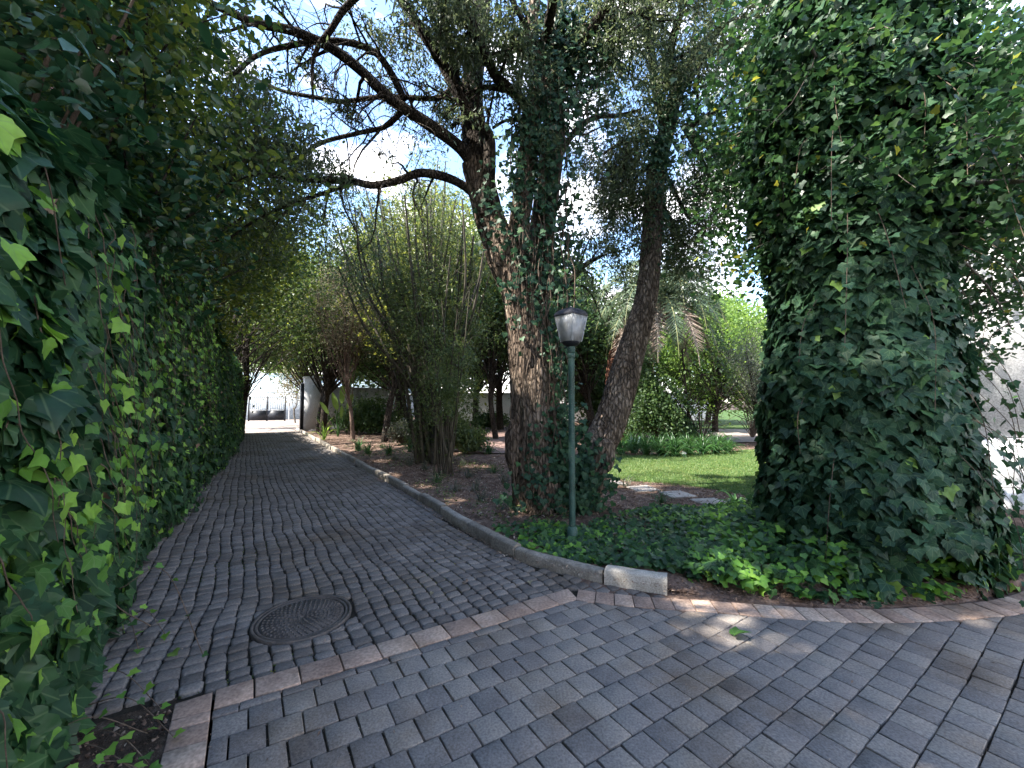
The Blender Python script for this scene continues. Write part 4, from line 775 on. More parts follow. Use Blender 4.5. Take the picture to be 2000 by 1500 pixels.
# background woodland
BG = 'trees of the far garden'
bgt = [
 ((-9.5, 20), 9, (2.8, 2.2, 2.2), 11000, .17, 'back', 'feathery green tree above the white garden wall', (-8.2, 19.5, 5.6), .2),
 ((-5.2, 19), 8.5, (2.6, 2.2, 2.4), 11000, .16, 'backd', 'dark tree whose low crown hides the garden wall', (-5.6, 19, 5.0), .28),
 ((-3.2, 22), 11, (3.0, 2.5, 3.4), 12000, .2, 'back', 'tall yellow green tree behind the many stemmed shrub', (-3.2, 22, 7.6), .25),
 ((-.6, 21), 9, (2.4, 2.2, 2.4), 10000, .18, 'backd', 'dark trunked tree standing left of the forked tree', (-.9, 21, 5.8), .2),
 ((.9, 17), 7.5, (2.0, 1.8, 2.0), 9000, .14, 'backd', 'small dark tree seen right behind the lantern', (1.3, 17, 5.0), .16),
 ((3.2, 15.5), 7, (2.2, 1.8, 1.8), 9000, .13, 'backd', 'tree with two crossing dark stems near the palm', (2.2, 15.5, 5.2), .17),
 ((-13.5, 27), 10, (3.5, 3, 3), 9000, .24, 'back', 'olive tree towering over the entrance yard', (-14.5, 27, 6.6), .25),
 ((-25, 42), 10, (4, 3, 3.4), 9000, .26, 'lime', 'lime green tree lit by the sun past the gateway', (-24, 41, 7.0), .25),
 ((-11, 38), 12, (4.2, 3, 3.6), 9000, .3, 'back', 'tall hazy tree on the skyline past the garden wall', (-10, 38, 7.6), .3),
 ((5, 24), 6.6, (2.6, 2, 2.2), 9000, .2, 'backd', 'round tree between the palm and the white wall', (5.2, 24, 4.2), .2),
 ((9.5, 19), 6.0, (2.4, 2, 1.7), 9000, .15, 'lime', 'bright yellow green tree below the open patch of sky', (9.8, 19, 3.7), .16),
 ((12.5, 26), 8, (3, 2, 2.4), 9000, .22, 'lime', 'light green tree far behind the ivy clad trunk', (14, 26, 5), .2),
 ((-4.6, 14.6), 10, (2.4, 1.8, 2.6), 12000, .12, 'yellow', 'airy yellow green tree close behind the many caned shrub', (-3.4, 14.8, 6.6), .13),
 ((-8.2, 17.6), 9, (2.4, 1.8, 2.2), 10000, .13, 'back', 'olive green tree arching above the slim reddish trunk', (-7.0, 17.0, 6.4), .16),
 ((-.6, 15.6), 9, (1.8, 1.6, 2.4), 9000, .12, 'backd', 'slender dark tree glimpsed left of the forked trunk', (-.9, 15.8, 6.2), .12),
 ((-7.2, 26), 11, (3.2, 2.4, 3.6), 9000, .26, 'backd', 'dense dark tree filling the gap over the gateway', (-7.4, 26, 5.6), .25),
 ((-2.6, 29), 10, (3.6, 2.4, 3.6), 9000, .24, 'yellow', 'wide yellow green tree on the skyline behind the many caned shrub', (-2.2, 29, 6.2), .25),
 ((1.8, 29), 11, (3.4, 2.4, 4.0), 9000, .28, 'backd', 'tall dark tree on the skyline behind the forked trunk', (1.9, 29, 6.6), .25),
 ((6.6, 29), 9, (3.2, 2.4, 3.4), 9000, .28, 'back', 'green tree on the skyline behind the palm fronds', (6.8, 29, 5.2), .25),
 ((-12.2, 30), 9, (3.2, 2.4, 3.0), 9000, .26, 'lime', 'sunlit yellow green tree above the far metal gate', (-12.6, 31, 6.8), .25),
 ((-16.4, 23), 10, (2.8, 2.4, 3.4), 9000, .24, 'backd', 'dark tree behind the hedge end left of the gateway', (-15.6, 22, 5.8), .25),
 ((-11.5, 17.2), 7, (1.9, 1.6, 1.9), 7000, .16, 'back', 'pale leaning tree rising behind the narrow pillar', (-11.6, 17.6, 5.4), .13),
 ((4.3, 19.5), 5.6, (2.0, 1.6, 1.6), 9000, .15, 'backd', 'dark shrubby tree under the palm fronds', (4.4, 19.5, 3.4), .13),
 ((8.2, 13.6), 4.2, (1.5, 1.2, 1.4), 14000, .07, 'grey', 'fine twigged grey green shrub tree by the lawn edge', (7.9, 13.6, 2.5), .06),
 ((6.2, 14.2), 4.2, (1.3, 1.1, 1.3), 9000, .11, 'backd', 'dark glossy shrub tree with one slanting stem', (6.0, 14.2, 2.7), .06),
]
for b_, h_, cr_, nl_, sz_, mk_, lb_, cc_, tr_ in bgt:
    tree('tree', b_, h_ + 1, np.array(cr_) * (1.3 if b_[1] > 18 else 1.12), int(nl_ * (1.9 if b_[1] > 18 else 1.5)), sz_ * 1.05, M[mk_], M['barkd'], lb_, tr=tr_, group=BG, ctr=(cc_[0], cc_[1], cc_[2] + (1.0 if b_[1] > 18 and cc_[0] < 4 else 0)), ncl=60, spread=cr_[0] * .17, tm=LANCE if mk_ in ('grey', 'back') else OVAL, sides=9)
# small dark evergreen shrubs by the lawn
def bush(base, r, nl, size, mk, label, tm=OVAL, group=None, name='shrub', zc=None):
    base = np.array([base[0], base[1], .04]); t = thing(name, label, 'shrub', base, group); mb = MB(); anc = []
    for k in range(26):
        d = rvec(1)[0]; d[2] = abs(d[2]) + .15; e = base + d * np.array(r) * rng.uniform(.6, 1) * [1, 1, 1]; q = interp([base, base + (e - base) * .5 + [0, 0, .2 * r[2]], e], 7); tube(mb, q, np.linspace(.02, .005, 7), 4, cap=False); anc += [q[3:], q[-1:], q[-1:]]
    mb.build('stems', M['stem'], t); mb = MB(); leaf_cloud(mb, tm, anc, nl, np.mean(r) * .17, size, .3, .45, .25, .8); mb.build('crown', M[mk], t); return t
bush(G(1275, 872), (1.0, .7, 2.3), 13000, .09, 'backd', 'dense dark shrub behind the agapanthus bed')
bush(G(1370, 868), (1.3, .8, 1.6), 13000, .10, 'ivyd', 'low spreading dark bush where the lawn narrows')
bush(G(1470, 858), (1.5, .9, 2.6), 15000, .07, 'grey', 'twiggy grey green bush beside the pale road')
bush(G(1510, 868), (.9, .6, 1.6), 8000, .09, 'left', 'olive brown bush half hidden by the ivy clad trunk')
bush(G(1210, 868), (.5, .4, .9), 3500, .08, 'lime', 'yellow green shrub next to the agave')
bush(G(905, 888), (.75, .6, .9), 5500, .09, 'bamboo', 'leafy low bush at the foot of the canes')
bush(G(785, 872), (.6, .5, .8), 3500, .07, 'grey', 'pale grey leaved bush near the red litter')
bush(G(960, 840), (1.2, .7, .8), 3500, .12, 'backd', 'low green bush beyond the brick courtyard')
bush(G(1165, 850), (.9, .6, .8), 4000, .10, 'bamboo', 'loose green bush between the two leaning stems')
bush(G(630, 850), (.6, .4, .9), 3000, .09, 'backd', 'dark weedy bush against the gate pillar')
bush(G(730, 850), (1.6, .6, 1.5), 7000, .12, 'backd', 'wide dark bush in front of the garden wall')
# far sparse tree in the sunlit yard
tree('tree', G(577, 826), 3.6, (1.8, 1.4, 1.0), 1500, .16, M['dry'], M['barkg'], 'thin sparse tree with russet leaves inside the sunlit yard', tr=.06, ctr=(G(577, 826)[0] - .5, 30, 3.2), ncl=20, spread=.35, tm=OVAL)

# palm
PB = G(1212, 868); PB = np.array([W(1212, 868, 14)[0], 14, .04]); pt_ = W(1285, 600, 14.0)
pl = thing('palm_tree', 'palm with ringed red brown trunk and long drooping fronds', 'palm tree', PB)
mb = MB(); n = 120; P = interp([PB, W(1200, 800, 14), W(1196, 735, 14), W(1214, 665, 14), pt_], n); ss = np.arange(n); tube(mb, P, .24 - .04 * ss / n + .022 * np.abs(np.sin(ss * .55)), 20, .03); mb.build('trunk', M['palmbark'], pl)
def frond(mb, o, az, el, Ln, arch, lw=.5, nl=46):
    d = np.array([math.cos(az) * math.cos(el), math.sin(az) * math.cos(el), math.sin(el)]); P = [o]; dd = d
    for k in range(22): dd = norm(dd + np.array([0, 0, -arch / 22 * (1 + k / 12)])); P.append(P[-1] + dd * Ln / 22)
    P = np.array(P); tube(mb, P, np.linspace(.03, .006, len(P)), 5, cap=False, rnd=.9); Q = interp(P, nl); T, N, B = frames(Q); side = norm(np.cross(T, [0, 0, 1.])); upv = np.cross(side, T)
    f = np.linspace(0, 1, nl); ll = lw * (np.sin(np.clip(f * 1.05 + .08, 0, 1) * math.pi) ** .55) * .9 + .05
    for sgn in (-1, 1):
        n0 = nl - 4; dirv = norm(side[4:] * sgn + T[4:] * .55 + np.array([0, 0, -.35]) + rng.normal(0, .12, (n0, 3))); leafs(mb, (np.array([(-.035, 0, 0), (.035, 0, 0), (.02, .6, -.02), (0, 1, -.1), (-.02, .6, -.02)]), np.array([(0, 1, 2, 3, 4)])), Q[4:], upv[4:] + rng.normal(0, .3, (n0, 3)), dirv, ll[4:], np.clip(rng.normal(.4, .2, n0), 0, 1))
for k in range(52):
    az = k * 2.399 + rng.normal(0, .1); el = R(72 - 92 * (k / 52)); mb = MB(); dry = k >= 43; frond(mb, pt_ + [0, 0, .25], az, el, rng.uniform(2.9, 3.5), 1.5 + rng.normal(0, .15), .55, 78); mb.build('frond', M['palmdry'] if dry else M['palm'], pl)
mb = MB()
for k in range(60): az = rng.uniform(0, 6.28); z = rng.uniform(-.5, .35); a = pt_ + [.2 * math.cos(az), .2 * math.sin(az), z]; tube(mb, [a, a + [.13 * math.cos(az), .13 * math.sin(az), .28]], [.05, .02], 5)
mb.build('frond_stubs', M['palmbark'], pl)

# strap-leaved plants
def strap(base, n, Ln, w, label, mk='strap', group=None, name='strap_leaf_plant', cat='plant', el=(35, 85), arch=1.6, parts=False):
    base = np.array([base[0], base[1], zbed(np.array([base[0]]), np.array([base[1]]))[0]]); t = thing(name, label, cat, base, group); mb = MB()
    for k in range(n):
        az = rng.uniform(0, 6.28); e = R(rng.uniform(*el)); d = np.array([math.cos(az) * math.cos(e), math.sin(az) * math.cos(e), math.sin(e)]); P = [base + rng.normal(0, .03, 3) * [1, 1, 0]]; L_ = Ln * rng.uniform(.6, 1.1); m = 7
        for s in range(m): d = norm(d + [0, 0, -arch / m * (s + .5) / 3]); P.append(P[-1] + d * L_ / m)
        P = np.array(P); sd_ = norm(np.cross(np.gradient(P, axis=0), [0, 0, 1.])); ww = w * np.array([.7, 1, 1, .95, .85, .65, .4, .05])[:, None]
        V = np.stack([P - sd_ * ww / 2 + [0, 0, .1 * w], P + [0, 0, -.15 * w], P + sd_ * ww / 2 + [0, 0, .1 * w]], 1).reshape(-1, 3); F = [(3 * i + a, 3 * i + a + 1, 3 * i + a + 4, 3 * i + a + 3) for i in range(m) for a in (0, 1)]
        if parts:
            m2 = MB(); m2.add(V, F, rng.random()); m2.build('leaf', M[mk], t, smooth=True)
        else: mb.add(V, F, rng.random())
    if not parts: mb.build('leaves', M[mk], t, smooth=True)
    return t
GR = 'strap leaved plants edging the lawn'
ORD = 'first second third fourth fifth sixth seventh eighth ninth tenth eleventh'.split()
for k, (x, y) in enumerate([(1188, 900), (1212, 893), (1190, 882), (1238, 890), (1262, 893), (1290, 894), (1318, 896), (1345, 893), (1372, 892), (1398, 890), (1422, 886), (1250, 878), (1280, 880), (1310, 880), (1340, 880), (1370, 878), (1405, 876), (1225, 878)]):
    strap(G(x, y), 72, .66, .034, (ORD[k] + ' strap leaved clump of the front row along the lawn') if k < 11 else (ORD[k - 11] + ' strap leaved clump of the back row behind the lawn edge'), group=GR)
for k, (x, y, lb) in enumerate([(720, 890, 'clump of dark strap leaves beside the kerb'), (760, 893, 'broad clump of strap leaves under the slanting canes'), (800, 886, 'bright strap leaved clump under the thin canes'), (955, 892, 'small tufted plant at the stepping slabs by the courtyard'), (700, 884, 'low strap leaved tuft near the gateway end of the kerb')]): strap(G(x, y), 50, .5, .022, lb)
strap(G(1438, 1000), 26, .42, .03, 'arching reddish green plant in front of the stepping slabs', arch=2.4, el=(30, 75), parts=True)
strap(G(1222, 955), 16, .3, .014, 'thin tuft of grey grass before the first slab', mk='grey'); strap(G(1175, 948), 20, .34, .014, 'grassy tuft at the foot of the leaning tree', mk='grey')
for k, (x, y, lb) in enumerate([(985, 950, 'sparse grass tuft beside the forked trunk'), (915, 940, 'thin grass tuft right of the slender stems'), (830, 925, 'grass tuft left of the slender stems'), (800, 915, 'wispy tuft close behind the kerb'), (930, 965, 'dry grass tuft on the leaf litter')]): strap(G(x, y), 40, .28, .010, lb, mk='grey', name='grass_tuft', cat='grass tuft')
strap(G(1240, 886), 24, .55, .07, 'blue grey agave with pointed leaves among the strap plants', mk='agave', name='agave', cat='agave', el=(15, 80), arch=.35, parts=True)
# paddle leaved plant by the pillar
SP = G(660, 856); spn = thing('paddle_leaf_plant', 'tall paddle leaved plant glowing in sun by the garden wall', 'plant', (SP[0], SP[1], .04))
for k, (az, el, L_) in enumerate([(1.2, 82, 1.0), (2.4, 72, .85), (.2, 70, .85), (3.4, 62, .7), (5, 70, .8), (-.9, 55, .6)]):
    az = az; b = np.array([SP[0], SP[1], .04]); d = np.array([math.cos(az) * math.cos(R(el)), math.sin(az) * math.cos(R(el)), math.sin(R(el))]); e = b + d * L_ * 1.1 + [0, 0, .25]; mb = MB(); tube(mb, interp([b, (b + e) / 2 + [0, 0, .1], e], 8), .02, 6); mb.build('stalk', M['strap'], spn)
    mb = MB(); leafs(mb, (np.array([(0, 0, 0), (.10, .2, .05), (.12, .55, .04), (.07, .85, 0), (0, 1, -.1), (-.07, .85, 0), (-.12, .55, .04), (-.10, .2, .05)]), np.array([(0, 1, 2, 3, 4, 5, 6, 7)])), np.array([e]), np.array([[.5, -.8, .4]]), np.array([d]), np.array([L_]), np.array([.8])); mb.build('leaf', M['lime'], spn)
strap(G(632, 862), 20, .9, .03, 'young feathery palm seedling beside the gateway kerb', mk='lime', el=(50, 88), arch=1.4)

# stepping slabs
SG = 'stepping slabs crossing the bed'
for k, (x, y, w, lb) in enumerate([(1255, 953, .40, 'pale stepping slab closest to the leaning tree'), (1322, 966, .42, 'second pale stepping slab along the lawn edge'), (1390, 981, .42, 'third pale stepping slab just behind the arching plant'), (1470, 995, .42, 'last stepping slab before the ivy clad trunk'), (978, 877, .5, 'stepping slab at the edge of the brick courtyard'), (1008, 887, .45, 'stepping slab partly hidden by the forked trunk'), (1195, 942, .38, 'slab almost buried at the foot of the leaning tree')]):
    c = G(x, y, .06); z = zbed(c[:1], c[1:2])[0]; mb = MB(); a = .22; h_ = w / 2; q = [np.array([c[0] + h_ * (math.cos(a) * sx_ - math.sin(a) * sy_), c[1] + h_ * (math.sin(a) * sx_ + math.cos(a) * sy_)]) for sx_, sy_ in ((-1, -1), (1, -1), (1, 1), (-1, 1))]
    stone_geo(mb, q, z - .05, z + .018, .008, .5, chip=.002); tag(mb.build('stepping_slab', M['slab']), lb, 'stepping stone', SG)

# dog seen behind the bush
dg = G(930, 890); dz = .04; DY = 11.6; hx = W(936, 851, DY)
dog = thing('dog', 'black dog with pricked ear looking out from the bush', 'dog', (hx[0] - .2, DY, dz))
def skin(name, V, E, Rr, m, parent, lv=1):
    me = bpy.data.meshes.new(name); off = Vector(parent.location); me.from_pydata([Vector(v) - off for v in V], E, []); o = bpy.data.objects.new(name, me); C.objects.link(o); o.parent = parent
    sk = o.modifiers.new('skin', 'SKIN'); sk.use_smooth_shade = True
    for i, r in enumerate(Rr): me.skin_vertices[0].data[i].radius = (r, r)
    me.skin_vertices[0].data[0].use_root = True
    ss_ = o.modifiers.new('sub', 'SUBSURF'); ss_.levels = lv; ss_.render_levels = lv; me.materials.append(m); return o
hz = hx[2]; x0 = hx[0]
V = [(x0 - .38, DY, hz - .22), (x0 - .62, DY, hz - .25), (x0 - .88, DY, hz - .24), (x0 - .2, DY, hz - .12), (x0 - .07, DY, hz + .0), (x0 + .06, DY, hz - .03), (x0 + .14, DY, hz - .045),
     (x0 - .36, DY - .09, hz - .42), (x0 - .35, DY - .09, dz + .2), (x0 - .36, DY - .09, dz + .03), (x0 - .31, DY - .09, dz + .02),
     (x0 - .36, DY + .09, hz - .42), (x0 - .35, DY + .09, dz + .2), (x0 - .36, DY + .09, dz + .03), (x0 - .31, DY + .09, dz + .02),
     (x0 - .9, DY - .09, hz - .42), (x0 - .98, DY - .09, dz + .22), (x0 - .9, DY - .09, dz + .03), (x0 - .85, DY - .09, dz + .02),
     (x0 - .9, DY + .09, hz - .42), (x0 - .98, DY + .09, dz + .22), (x0 - .9, DY + .09, dz + .03), (x0 - .85, DY + .09, dz + .02),
     (x0 - 1.05, DY, hz - .15), (x0 - 1.2, DY, hz + .02)]
E_ = [(0, 1), (1, 2), (0, 3), (3, 4), (4, 5), (5, 6), (0, 7), (7, 8), (8, 9), (9, 10), (0, 11), (11, 12), (12, 13), (13, 14), (2, 15), (15, 16), (16, 17), (17, 18), (2, 19), (19, 20), (20, 21), (21, 22), (2, 23), (23, 24)]
skin('body', V, E_, [.13, .11, .10, .075, .085, .05, .032, .05, .028, .022, .024, .05, .028, .022, .024, .055, .026, .022, .024, .055, .026, .022, .024, .03, .015], M['fur'], dog)
for sy_ in (-.045, .045):
    mb = MB(); e = np.array([x0 - .07, DY + sy_, hz + .06]); mb.add([e + [-.03, -.01, 0], e + [.035, -.01, -.005], e + [0, .02, 0], e + [.03, sy_ * .3, .11]], [(0, 1, 3), (1, 2, 3), (2, 0, 3), (0, 2, 1)]); mb.build('ear', M['fur'], dog)

# ------------------------------------------------------------------ ivy
def ivy_variants(mk):
    out = []
    for k in range(10):
        V = IVYH[0].copy(); V[:, :2] *= rng.uniform(.9, 1.08, 2); V[:, 2] += .08 * V[:, 0] * rng.normal() + .16 * V[:, 0] ** 2 * rng.normal() - .25 * rng.random() * V[:, 1] ** 2 + .03 * np.sin(V[:, 0] * 9 + k) * np.sin(V[:, 1] * 7)
        if k % 3 == 1: V[:, 0] *= np.where(np.abs(V[:, 0]) > .4, .78, 1)
        mb = MB(); mb.add(V, IVYH[1], 0.0, V.copy()); out.append((mb, V))
    return out
VAR = ivy_variants('ivy')
def leaf_parts(parent, m, P, N, T, S, rnd):
    """the leaves that show largest: one object each, meshes shared between alike leaves"""
    bins = {}
    for p, nn_, tt_, s, r in zip(P, N, T, S, rnd):
        key = (int(rng.integers(0, 10)), int(r * 7.99), m.name)
        if key not in bins:
            V = VAR[key[0]][1]; mb = MB(); mb.add(V, IVYH[1], (key[1] + .5) / 8, V.copy()); me = mb.mesh('leaf', smooth=True); me.materials.append(m); bins[key] = me
        z = norm(nn_); y = norm(tt_ - (tt_ @ z) * z); x = np.cross(y, z); o = bpy.data.objects.new('leaf', bins[key]); C.objects.link(o); o.parent = parent
        q = p - np.array(parent.location); o.matrix_basis = Matrix(((x[0] * s, y[0] * s, z[0] * s, q[0]), (x[1] * s, y[1] * s, z[1] * s, q[1]), (x[2] * s, y[2] * s, z[2] * s, q[2]), (0, 0, 0, 1)))
def split(P, S, n):                         # which leaves show largest in view
    px, py, d = proj(P); vis = (px > -40) & (px < 2040) & (py > -40) & (py < 1540) & (P[:, 1] > .2); sc = np.where(vis, S / d, 0); k = np.zeros(len(P), bool); k[np.argsort(-sc)[:n]] = True; return k

# hedge: ivy over the boundary wall
def hu(v): return np.interp(v, [-5, 0, 2.5, 5, 8, 11, 15, 19, 24], [-.72, -.66, -.68, -.82, -.66, -.48, -.28, -.2, -.16])
def hz_(v): return np.interp(v, [-5, 0, 1.5, 3, 5.5, 8, 11, 15, 19, 24], [2.5, 2.3, 2.3, 2.7, 3.6, 3.5, 2.9, 2.7, 2.55, 2.4])
hd = thing('ivy_hedge', 'tall hedge of ivy covering the wall along the drive', 'hedge', UV(-1.1, 4, 0))
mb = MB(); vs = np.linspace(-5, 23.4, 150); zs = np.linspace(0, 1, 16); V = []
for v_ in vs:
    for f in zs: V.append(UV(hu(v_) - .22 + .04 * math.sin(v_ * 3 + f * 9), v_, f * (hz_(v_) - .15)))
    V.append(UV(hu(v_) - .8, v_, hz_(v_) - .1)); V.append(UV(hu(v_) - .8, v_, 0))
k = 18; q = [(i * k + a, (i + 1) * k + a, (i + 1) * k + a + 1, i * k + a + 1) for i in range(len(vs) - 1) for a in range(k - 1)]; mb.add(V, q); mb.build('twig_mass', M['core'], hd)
NL = 64000; v = np.r_[rng.uniform(-1.5, 5, NL // 3), rng.uniform(2, 12, NL // 3), rng.uniform(10, 23.3, NL - 2 * (NL // 3))]; f = rng.random(NL) ** .95; dp = rng.random(NL) ** 1.6 * .26
top = rng.random(NL) < .12; z = np.where(top, hz_(v) + rng.normal(0, .06, NL), f * hz_(v)); bul = .07 * vnoise(np.c_[v, z * 1.3, 0 * v], 2.0, 8) + .05 * vnoise(np.c_[v, z, 0 * v], 6.0, 18)
u = hu(v) + bul - dp + .02 - .08 * np.clip(z - 2, 0, 2) ; u = np.where(top, hu(v) - rng.random(NL) * .6, u); u += np.where(z < .35, (.35 - z) * .18 * (vnoise(np.c_[v, v, v], 1.5, 4) > -.1), 0)
P = UH[None] * u[:, None] + VH[None] * v[:, None]; P = np.c_[P, z]
upt = np.array([UH[0], UH[1], 0.])
N = norm(upt[None] * 1.0 + rng.normal(0, .34, (NL, 3)) + [0, -.15, .35] + top[:, None] * np.array([-.3, 0, 1.2])); T = norm(rng.normal(0, .45, (NL, 3)) + [0, 0, -1] + upt * .2)
young = (rng.random(NL) < .2) & (dp < .1); S = np.where(young, rng.uniform(.045, .075, NL), rng.uniform(.065, .12, NL)) * np.interp(v, [2, 7], [1.4, 1.05])
S *= np.where(P[:, 2] < .2, .8, 1); rn = np.where(young, rng.uniform(.78, 1, NL), np.clip(rng.normal(.33, .15, NL) + .1 * vnoise(P, 2, 1), 0, .68))
dist = np.linalg.norm(P - [0, 0, 1.5], axis=1); ok = dist > .55; P, N, T, S, rn = P[ok], N[ok], T[ok], S[ok], rn[ok]
# runners: hanging shoots with young leaves
mb = MB(); rp, rnn, rt, rs, rr_ = [], [], [], [], []
for k in range(130):
    v0 = rng.uniform(.6, 9) if k < 110 else rng.uniform(8, 18); z0 = rng.uniform(.5, 1.0) * hz_(v0); L_ = rng.uniform(.5, 1.5); u0 = hu(v0) + .05; m = 14; pts = []; zz, vv, uu = z0, v0, u0; dv = rng.normal(.35, .45)
    for s in range(m):
        pts.append(UV(uu, vv, max(zz, .03))); zz -= L_ / m * rng.uniform(.7, 1.1); vv += dv * L_ / m + rng.normal(0, .012); uu += rng.normal(.006, .012)
        uu = min(uu, hu(vv) + .16)
    Q = interp(pts, 40); tube(mb, Q, np.linspace(.0032, .0015, 40), 4, cap=False)
    for s in range(3, 40, 3):
        if rng.random() < .85:
            rp.append(Q[s] + rng.normal(0, .045, 3) * [1, 1, 1]); rnn.append(upt + rng.normal(0, .34, 3) + [0, -.15, .35]); rt.append(rng.normal(0, .55, 3) + [0, 0, -.8] + upt * .3); rs.append(rng.uniform(.04, .08) * (1 if s < 34 else .6)); rr_.append(rng.uniform(.7, 1.0) if k % 3 else rng.uniform(.4, .8))
# trailing shoots lying on the cobbles and soil
for k in range(16):
    p0 = UV(hu(2.4) + rng.uniform(-.05, .1), rng.uniform(1.35, 3.6), .12) if k else UV(-.55, 3.0, .5); d = np.r_[norm(UH * rng.uniform(.3, 1) - VH * rng.uniform(-.3, .9)), 0] * rng.uniform(.25, .6); Q = interp([p0, p0 + d * .5 + [0, 0, .05], p0 * [1, 1, 0] + d + [0, 0, .02]], 16); tube(mb, Q, .0025, 4)
    for s in range(3, 16, 3): rp.append(Q[s] + [0, 0, .015]); rnn.append(rng.normal(0, .4, 3) + [0, 0, 1]); rt.append(d + rng.normal(0, .2, 3)); rs.append(rng.uniform(.03, .05)); rr_.append(rng.uniform(.6, 1))
for k in range(24):
    v0 = rng.uniform(1.5, 7); z0 = rng.uniform(.2, .9) * hz_(v0); a = UV(hu(v0) - .05, v0, z0); d = rng.normal(0, .3, 3) + [0, 0, -.3]; Q = interp([a, a + d * .5 + rng.normal(0, .05, 3), a + d + np.r_[UH * .08, 0]], 14); tube(mb, Q, rng.uniform(.0015, .0035), 5)
mb.build('stems', M['stem'], hd, kind='stuff')
P = np.vstack([P, rp]); N = np.vstack([N, norm(np.array(rnn))]); T = np.vstack([T, norm(np.array(rt))]); S = np.r_[S, rs]; rn = np.r_[rn, rr_]
dist = np.linalg.norm(P - [0, 0, 1.5], axis=1); big = split(P, S, 300); leaf_parts(hd, M['ivy'], P[big], N[big], T[big], S[big], rn[big])
dd_ = dist; vnear = (~big) & (dd_ < 2.6); near = (~big) & (dd_ < 4.5) & (dd_ >= 2.6); mid = (~big) & (dd_ >= 4.5) & (dd_ < 10); far = (~big) & (dd_ >= 10); mb = MB()
for sel, tm in ((vnear, IVY), (near, IVYL), (mid, IVYL), (far, IVYS)): leafs(mb, tm, P[sel], N[sel], T[sel], S[sel], rn[sel])
mb.build('foliage', M['ivy'], hd, smooth=True, kind='stuff')
print('ivy leaves', len(P))

mb = MB(); nd_ = 90; v_ = rng.uniform(.9, 12, nd_); z_ = rng.uniform(.2, .95, nd_) * hz_(v_); Pd = UH * (hu(v_) + .03)[:, None] + VH * v_[:, None]; leafs(mb, IVY, np.c_[Pd, z_], norm(upt + rng.normal(0, .6, (nd_, 3))), norm(rng.normal(0, .6, (nd_, 3)) + [0, 0, -1]), rng.uniform(.03, .07, nd_), rng.uniform(.3, .8, nd_)); mb.build('dead_leaves', M['litter'], hd, smooth=True, kind='stuff')
# oval leaved shrub leaning over the wall top
os_ = thing('shrub', 'shrub with oval dark leaves spilling over the hedge top', 'shrub', UV(-1.7, 4.5, 0)); mb = MB(); anc = []; b = UV(-1.7, 4.5, 0)
for k in range(34):
    e = UV(rng.uniform(-1.1, -.55), rng.uniform(2.4, 7.2), rng.uniform(3.0, 4.1)); q = interp([b, b + (e - b) * .5 + [0, 0, .8], e], 12); tube(mb, q, np.linspace(.03, .006, 12), 5); anc += [q[8:], q[-2:]]
mb.build('stems', M['stem'], os_); mb = MB(); leaf_cloud(mb, OVAL, anc, 6500, .3, .085, .3, .5, .3, .6); mb.build('crown', M['oval'], os_)

# ivy clad trunk on the right
IC = np.array([3.25, 3.80, 0.]); it = thing('ivy_clad_tree', 'dead straight tree trunk buried in thick dark ivy beside the paving', 'tree', IC)
mb = MB(); tube(mb, interp([IC - [0, 0, .1], IC + [.05, 0, 2], IC + [.15, .1, 4.2], IC + [.4, .3, 7]], 40), np.linspace(.42, .2, 40), 20, .1); mb.build('trunk', M['barkd'], it)
def cr_(z): return np.interp(z, [0, .15, .6, 1.2, 2.0, 2.8, 3.3, 4.0, 5.2, 6.5], [1.04, .96, .83, .74, .70, .72, .78, .80, .75, .6])
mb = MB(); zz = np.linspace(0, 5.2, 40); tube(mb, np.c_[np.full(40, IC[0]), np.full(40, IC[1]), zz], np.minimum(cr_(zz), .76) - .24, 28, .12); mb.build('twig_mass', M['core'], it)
NL = 27000; z = rng.random(NL) ** 1.1 * 5.4 + .02; th = rng.uniform(0, 2 * math.pi, NL); dp = rng.random(NL) ** 1.5 * .2; e = np.c_[np.cos(th), np.sin(th), 0 * th]; Pn = np.c_[e[:, :2] * 1.0, z]
rad_ = cr_(z) - dp + .12 * vnoise(np.c_[e[:, :2], z * .9], 2.4, 6) + .06 * vnoise(np.c_[e[:, :2], z], 6, 16); P = IC + e * rad_[:, None] + np.c_[0 * z, 0 * z, z]
fb = np.array([np.min(np.linalg.norm(bb - p[:2], axis=1)) for p in P]); gapm = (vnoise(P, 3.1, 27) > .62) & (rng.random(NL) < .8); okf = ~gapm & ((z > .45) | (fb > .21) | (P[:, 1] > 4)); z, th, e, P = z[okf], th[okf], e[okf], P[okf]; NL = len(z)
N = norm(e + rng.normal(0, .38, (NL, 3)) + [0, 0, .4]); T = norm(rng.normal(0, .35, (NL, 3)) + [0, 0, -1] + e * .25); S = rng.uniform(.06, .115, NL); rn = np.clip(rng.normal(.42, .17, NL) + .1 * vnoise(P, 2, 31), 0, .8); yg = rng.random(NL) < .02; rn[yg] = .95
yl = (z < .3) & (rng.random(NL) < .2); rn[yl] = .95; S[yl] *= .8
mb = MB(); ex = [[], [], [], [], []]
